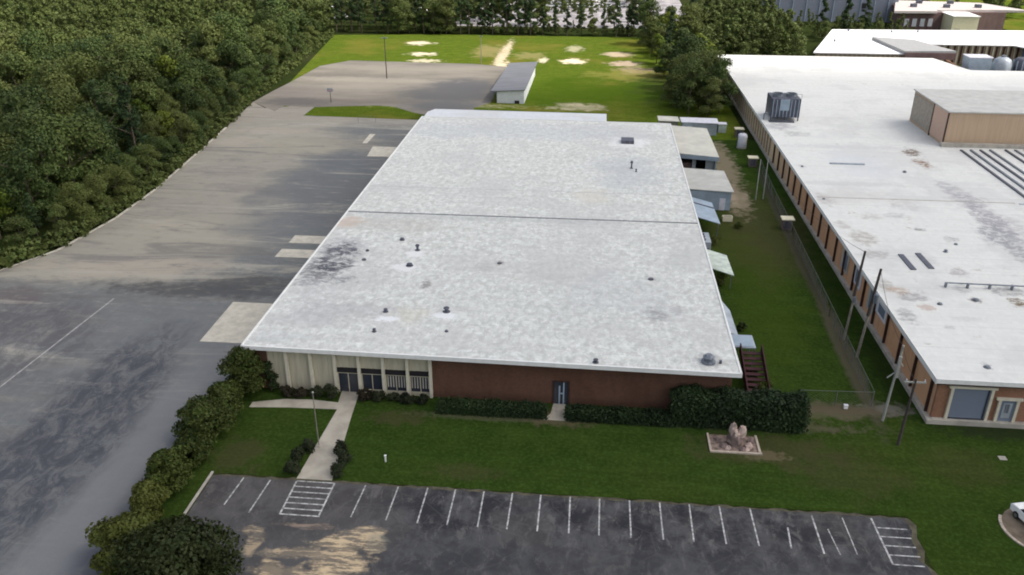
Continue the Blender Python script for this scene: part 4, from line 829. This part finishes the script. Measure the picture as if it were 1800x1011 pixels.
# ------------------------------------------------------------------ cars
def car_proto(label, loc, paint, name='parked_car'):
    t = thing(name, label, 'car', loc); X, Y, Z = loc
    m = MB()
    prof = [(-2.25, .35), (-2.3, .75), (-2.15, 1.0), (-1.2, 1.08), (1.55, 1.1), (2.2, 1.0), (2.28, .7), (2.25, .35)]
    def ext(pr, w0, w1):
        n = len(pr); zt = max(p[1] for p in pr); zb = min(p[1] for p in pr)
        f = lambda z: w0 + (w1 - w0) * (z - zb) / (zt - zb)
        vs = [(X - f(z), Y + y, Z + z) for y, z in pr] + [(X + f(z), Y + y, Z + z) for y, z in pr]
        return vs, [tuple(range(n)), tuple(range(2 * n - 1, n - 1, -1))] + [(i, n + i, n + (i + 1) % n, (i + 1) % n) for i in range(n)]
    body = MB().add(*ext(prof, .93, .88)).build('body', paint, t, bevel=.07)
    MB().add(*ext([(-2.05, 1.05), (-1.75, 1.62), (-1.5, 1.7), (.35, 1.7), (.6, 1.62), (1.3, 1.07)], .86, .68)).build('cabin_glass', M['glass'], t, bevel=.04)
    MB().add(*ext([(-1.72, 1.66), (-1.6, 1.73), (.4, 1.73), (.5, 1.66)], .70, .66)).build('roof', paint, t, bevel=.02)
    for sx in (-1, 1):
        for wy in (-1.42, 1.4):
            wl = MB().tube((X + sx * .78, Y + wy, Z + .34), (X + sx * .98, Y + wy, Z + .34), .34, None, 16).build('wheel', M['black'], t)
            MB().tube((X + sx * .985, Y + wy, Z + .34), (X + sx * 1.0, Y + wy, Z + .34), .19, None, 12).build('rim', M['wire'], wl)
        MB().box(X + sx * .72 - .15, X + sx * .72 + .15, Y + 2.22, Y + 2.31, Z + .68, Z + .86).build('headlight', M['lav'], t)
        MB().box(X + sx * .75 - .12, X + sx * .75 + .12, Y - 2.34, Y - 2.24, Z + .72, Z + .98).build('taillight', M['red'], t)
    return t
cp = car_proto('white car at the bottom right edge on a ring of bare earth', (39.5, 60.9, .03), M['white paint'])
cp.rotation_euler = (0, 0, R(14))
dk = plain('dark blue car paint', (.03, .04, .07), .3, .05); dcar = None
random.seed(21)
grp = 'cars in the distant car park'
for i_ in range(22):
    px = 968 + (i_ % 11) * 14 + random.uniform(-3, 3); py = 4 + (i_ // 11) * 9 + random.uniform(-1, 1); gx, gy = G(px, py)
    copy_tree(cp, (gx, gy, .03), R(90 + random.uniform(-5, 5)), 1.0, 'small pale car in the distant car park beyond the tree line', grp)
for px, py in ((540, 5), (558, 7), (578, 14), (583, 12), (600, 26), (730, 14), (740, 14)):
    gx, gy = G(px, py + 8); copy_tree(cp, (gx, gy, .03), R(90), 1.2, 'white car half hidden behind the tall trees at the top', 'white cars glimpsed through the trees')
ring = MB()
for k_ in range(14):
    a0 = R(150 + k_ * 10); a1 = R(150 + k_ * 10 + 9.4); r0, r1 = 3.2, 3.45; cx_, cy_ = 40.0, 60.6
    ring.prism([(cx_ + r0 * math.cos(a0), cy_ + r0 * math.sin(a0)), (cx_ + r1 * math.cos(a0), cy_ + r1 * math.sin(a0)), (cx_ + r1 * math.cos(a1), cy_ + r1 * math.sin(a1)), (cx_ + r0 * math.cos(a1), cy_ + r0 * math.sin(a1))], 0, .12)
struct(ring.build('kerb', M['edging']))
sheet('drive', [(40.0 + 3.2 * math.cos(R(a_)), 60.6 + 3.2 * math.sin(R(a_))) for a_ in range(0, 360, 15)], .026, M['dirt'])

# ------------------------------------------------------------------ back storage shed
s = thing('storage_shed', 'long white shed with grey roof between the back lot and the field', 'shed', (-21, 232, 0))
MB().prism([(-24.8, 214.2), (-17.8, 213.8), (-17.6, 250.5), (-24.4, 251)], [0] * 4, [3.0, 3.42, 3.42, 3.0]).build('wall', M['white wall'], s)
MB().prism([(-26.4, 213.8), (-17.5, 213.3), (-17.0, 251.5), (-25.4, 252)], [2.9, 3.5, 3.5, 2.9], [3.1, 3.7, 3.7, 3.1]).build('roof', M['grey roof'], s)
MB().box(-20.2, -19.0, 213.7, 213.82, 0, .8).build('vent', M['dark'], s)
for k_ in range(6): MB().box(-25.9, -25.75, 216 + k_ * 6.8, 216.15 + k_ * 6.8, 0, 2.95).build('post', M['steel mid'], s)

# ------------------------------------------------------------------ poles, flagpole, fence
def pole(name, label, px, py, H, r, mat, cat='utility pole', group=None, lean=(0, 0)):
    x, y = G(px, py); t = thing(name, label, cat, (x, y, 0), group)
    MB().tube((x, y, 0), (x + lean[0], y + lean[1], H), r, r * .65, 10).build('pole', M[mat], t); return t, x, y
gpp = 'utility poles beside the factory'
t, x, y = pole('utility_pole', 'tall thin pole farthest up the fence line, dark upper half', 1483, 598, 11.8, .15, 'wood pole', group=gpp, lean=(.5, 0)); MB().tube((x + .2, y, 6), (x + .5, y, 11.82), .17, .13, 10).build('sleeve', M['dark pole'], t); MB().box(x + .1, x + .45, y - .25, y - .1, 5.2, 6.0).build('meter_box', M['steel mid'], t)
t, x, y = pole('utility_pole', 'tallest pole beside the fence with transformer can', 1506, 628, 11.4, .17, 'wood pole', group=gpp, lean=(.7, 0)); MB().lathe(x + .75, y - .2, [(.28, 7.3), (.3, 7.5), (.3, 8.3), (.2, 8.45)], 12).build('transformer', M['steel mid'], t); MB().tube((x + .3, y, 5.5), (x + .7, y, 11.42), .185, .14, 10).build('sleeve', M['dark pole'], t)
t, x, y = pole('utility_pole', 'pale pole with angled arm near the factory corner', 1551, 740, 9.0, .14, 'pale pole', group=gpp, lean=(.4, 0)); MB().tube((x + .3, y, 6.0), (x - .5, y, 5.2), .07).build('arm', M['pale pole'], t); MB().tube((x + .35, y, 7.2), (x + .8, y, 6.6), .06).build('arm', M['pale pole'], t); MB().box(x + .15, x + .45, y - .3, y - .1, 5.4, 7.8).build('conduit', M['pale pole'], t)
t, x, y = pole('utility_pole', 'short dark pole with crossarm standing in the lawn before the factory', 1578, 782, 7.6, .16, 'dark pole', group=gpp, lean=(.25, 0)); MB().box(x - .75, x + 1.25, y - .06, y + .06, 7.2, 7.35).build('crossarm', M['pale pole'], t)
for xx in (x - .6, x + 1.1): MB().tube((xx, y, 7.35), (xx, y, 7.6), .05).build('insulator', M['lav'], t)
pole('utility_pole', 'left one of two thin grey poles beside a tan-capped cabinet', 1328, 352, 7.5, .1, 'pale pole', group=gpp)
pole('utility_pole', 'right one of two thin grey poles beside a tan-capped cabinet', 1341, 350, 7.8, .1, 'pale pole', group=gpp)
t, x, y = pole('light_pole', 'tall dark light pole in the middle of the back lot', 680, 138, 11.5, .16, 'dark pole', 'light pole'); MB().box(x - .9, x + .9, y - .15, y + .15, 11.3, 11.5).build('lamp_head', M['steel mid'], t)
t, x, y = pole('light_pole', 'thin light pole on the field edge left of the sandy track', 846, 113, 8.5, .12, 'wood pole', 'light pole'); MB().box(x - .5, x + .5, y - .12, y + .12, 8.4, 8.6).build('lamp_head', M['steel mid'], t)
t, x, y = pole('basketball_hoop', 'basketball hoop on a post in the left part of the back lot', 582, 180, 3.2, .09, 'dark pole', 'basketball hoop'); MB().box(x - .75, x + .75, y - .1, y - .04, 2.7, 3.6).build('backboard', M['metal grey'], t); MB().lathe(x, y - .4, [(.23, 2.98), (.25, 3.0), (.25, 3.03)], 12).build('rim', M['red'], t)
t, x, y = pole('flagpole', 'bare pale flagpole on the small lawn left of the walk', 561, 785, 6.2, .05, 'wood pole', 'flagpole'); t2 = MB().lathe(x, y, [(.05, 6.2), (.1, 6.26), (.1, 6.34), (.03, 6.4)], 10).build('finial', M['pale pole'], t); MB().lathe(x, y, [(.22, .02), (.22, .12), (.1, .18)], 12).build('base', M['concrete'], t)
MB().tube((x - .1, y, 1.2), (x - .08, y, 6.1), .012, None, 4).build('halyard', M['wire'], t)
def fence(label, pts, H=1.9):
    t = thing('chain_link_fence', label, 'fence', (pts[0][0], pts[0][1], 0)); wires = MB(); rails = MB()
    for a, b in zip(pts, pts[1:]):
        a = Vector(a); b = Vector(b); L = (b - a).length; n = max(1, int(L / 3))
        for k in range(n + 1):
            p = a.lerp(b, k / n); MB().tube((p.x, p.y, 0), (p.x, p.y, H), .04, None, 6).build('post', M['wire'], t)
        rails.tube((a.x, a.y, H - .05), (b.x, b.y, H - .05), .025, None, 5)
        m = int(L / .4)
        for k in range(m):
            p = a.lerp(b, k / m); q = a.lerp(b, min(1, (k + 1.8 * H / .6) / m))
            if k + 1.8 * H / .6 <= m: wires.tube((p.x, p.y, .05), (q.x, q.y, H - .08), .0045, None, 3).tube((q.x, q.y, .05), (p.x, p.y, H - .08), .0045, None, 3)
    rails.build('top_rail', M['wire'], t); wires.build('wire_mesh', M['wire'], t); return t
fence('long chain-link fence running up the grass between warehouse and factory', [(30.8, 79.0), (31.3, 100), (32.0, 127), (32.3, 145), (33.0, 163)])
fence('short chain-link fence closing the grass alley at the front', [(23.2, 78.6), (30.7, 78.9)])
fence('low fence on the grass strip beside the back lot', [G(630, 216), G(660, 215)], 1.6)

def wire(label, p, q, sag=.9):
    m = MB(); p = Vector(p); q = Vector(q); pr = p
    for k in range(1, 13):
        t = k / 12; c_ = p.lerp(q, t); c_.z -= sag * 4 * t * (1 - t); m.tube(pr, c_, .022, None, 5); pr = c_
    tag(m.build('overhead_wire', M['dark pole']), label, 'wire', 'overhead wires')
pt = [(32.1, 93.7, 11.7), (32.75, 89.6, 11.3), (31.5, 76.4, 8.9), (31.6, 72.2, 7.5)]
wire('overhead wire from the tallest pole down to the pale pole with angled arm', pt[1], pt[2])
wire('overhead wire from the pale angled-arm pole to the short crossarm pole', pt[2], pt[3], .3)
wire('overhead wire from the farthest tall pole up the alley to the pair of thin poles', pt[0], (30.4, 145.4, 7.7), 1.8)

# ------------------------------------------------------------------ rock feature, small things
t = thing('rock_monument', 'upright pinkish rock pile in a stone-edged gravel bed on the lawn', 'monument', (15.3, 70.6, 0))
def rock(x, y, z, r, h, seed, rough=.25):
    rg = random.Random(seed); m = MB(); pr = [(r * .85, 0), (r * 1.0, h * .25), (r * .85, h * .6), (r * .5, h * .9), (r * .15, h)]
    m.lathe(x, y, [(a_, z + b_) for a_, b_ in pr], 9); m.v = [(a_ + rg.uniform(-rough, rough) * r, b_ + rg.uniform(-rough, rough) * r, c_ + rg.uniform(-.12, .12) * h) for a_, b_, c_ in m.v]; return m
rock(15.3, 70.7, 0, .75, 1.7, 1).build('stone', M['stone dark'], t); rock(15.0, 70.75, 1.2, .42, 1.3, 2).build('stone', M['stone'], t); rock(15.8, 70.7, 1.0, .5, 1.2, 3).build('stone', M['stone'], t); rock(15.35, 70.6, 1.0, .5, .8, 8).build('stone', M['stone'], t)
for i_, (x, y, r) in enumerate([(14.2, 70.2, .4), (16.6, 70.3, .45), (16.9, 71.2, .35), (14.6, 69.9, .3), (15.9, 69.8, .35), (16.4, 69.8, .25), (13.6, 71.2, .3)]): rock(x, y, 0, r, r * 1.1, 20 + i_).build('stone', M['stone'] if i_ % 2 else M['stone dark'], t)
MB().box(12.9, 17.5, 69.3, 72.1, .02, .07).build('gravel_bed', M['gravel'], t)
MB().box(12.75, 17.75, 69.1, 69.32, 0, .18).box(12.72, 12.92, 69.32, 72.2, 0, .18).box(17.45, 17.68, 69.32, 72.2, 0, .18).build('border', M['edging'], t)
x, y = G(678, 812); a = thing('marker_post', 'small white marker post alone on the front lawn', 'marker', (x, y, 0)); MB().box(x - .06, x + .06, y - .06, y + .06, 0, .7).build('post', M['white paint'], a); MB().box(x - .1, x + .1, y - .1, y + .1, .7, .78).build('cap', M['white paint'], a)
x, y = G(1486, 718); a = thing('marker_post', 'small white box beside the short front fence', 'marker', (x, y, 0)); MB().box(x - .2, x + .2, y - .15, y + .15, 0, .4).build('box_body', M['white paint'], a); MB().box(x - .23, x + .23, y - .18, y + .18, .4, .45).build('lid', M['lav'], a)
x, y = G(1762, 806); a = thing('ground_cover_plate', 'pale access plate lying in the lawn before the factory', 'plate', (x, y, 0)); MB().box(x - .35, x + .35, y - .3, y + .3, .02, .07).build('plate', M['concrete'], a); MB().box(x - .1, x + .1, y - .03, y + .03, .07, .09).build('handle', M['steel mid'], a)

# ------------------------------------------------------------------ the cloud that shades the near ground
def cloud(cx, cy, cz, rx, ry):
    rg = random.Random(5); m = MB(); nu, nv = 56, 20
    for j in range(nv + 1):
        ph = math.pi * j / nv
        for i in range(nu):
            th = 2 * math.pi * i / nu
            k = 1 + .04 * math.sin(3 * th + 1) + .04 * math.sin(7 * th) * math.sin(ph) + .04 * math.sin(13 * th + 2)
            z = math.cos(ph); ux, uy = rx * k * math.sin(ph) * math.cos(th), ry * k * math.sin(ph) * math.sin(th); m.v.append((cx + ux * .966 - uy * .259, cy + ux * .259 + uy * .966, cz + (70 if z > 0 else 22) * z * (1 + .25 * math.sin(5 * th + 4 * ph))))
    for j in range(nv):
        for i in range(nu): m.f.append((j * nu + i, (j + 1) * nu + i, (j + 1) * nu + (i + 1) % nu, j * nu + (i + 1) % nu))
    n = N('thin cloud', 1.0); n.col((.95, .95, .95)); tr = n.node('ShaderNodeBsdfTranslucent'); tr.inputs[0].default_value = (.95, .95, .96, 1); tp = n.node('ShaderNodeBsdfTransparent')
    m1 = n.node('ShaderNodeMixShader'); m1.inputs[0].default_value = .75; n.l.new(n.b.outputs[0], m1.inputs[1]); n.l.new(tr.outputs[0], m1.inputs[2])
    m2 = n.node('ShaderNodeMixShader'); m2.inputs[0].default_value = .30; n.l.new(m1.outputs[0], m2.inputs[1]); n.l.new(tp.outputs[0], m2.inputs[2]); n.l.new(m2.outputs[0], n.n['Material Output'].inputs[0])
    return struct(m.build('cloud', n.m, None, True))
CZ = 380.0; off = CZ / math.tan(R(SUN_EL))
cloud(40 + off * math.sin(R(SUN_AZ)), 78 + off * math.cos(R(SUN_AZ)), CZ, 225, 166)
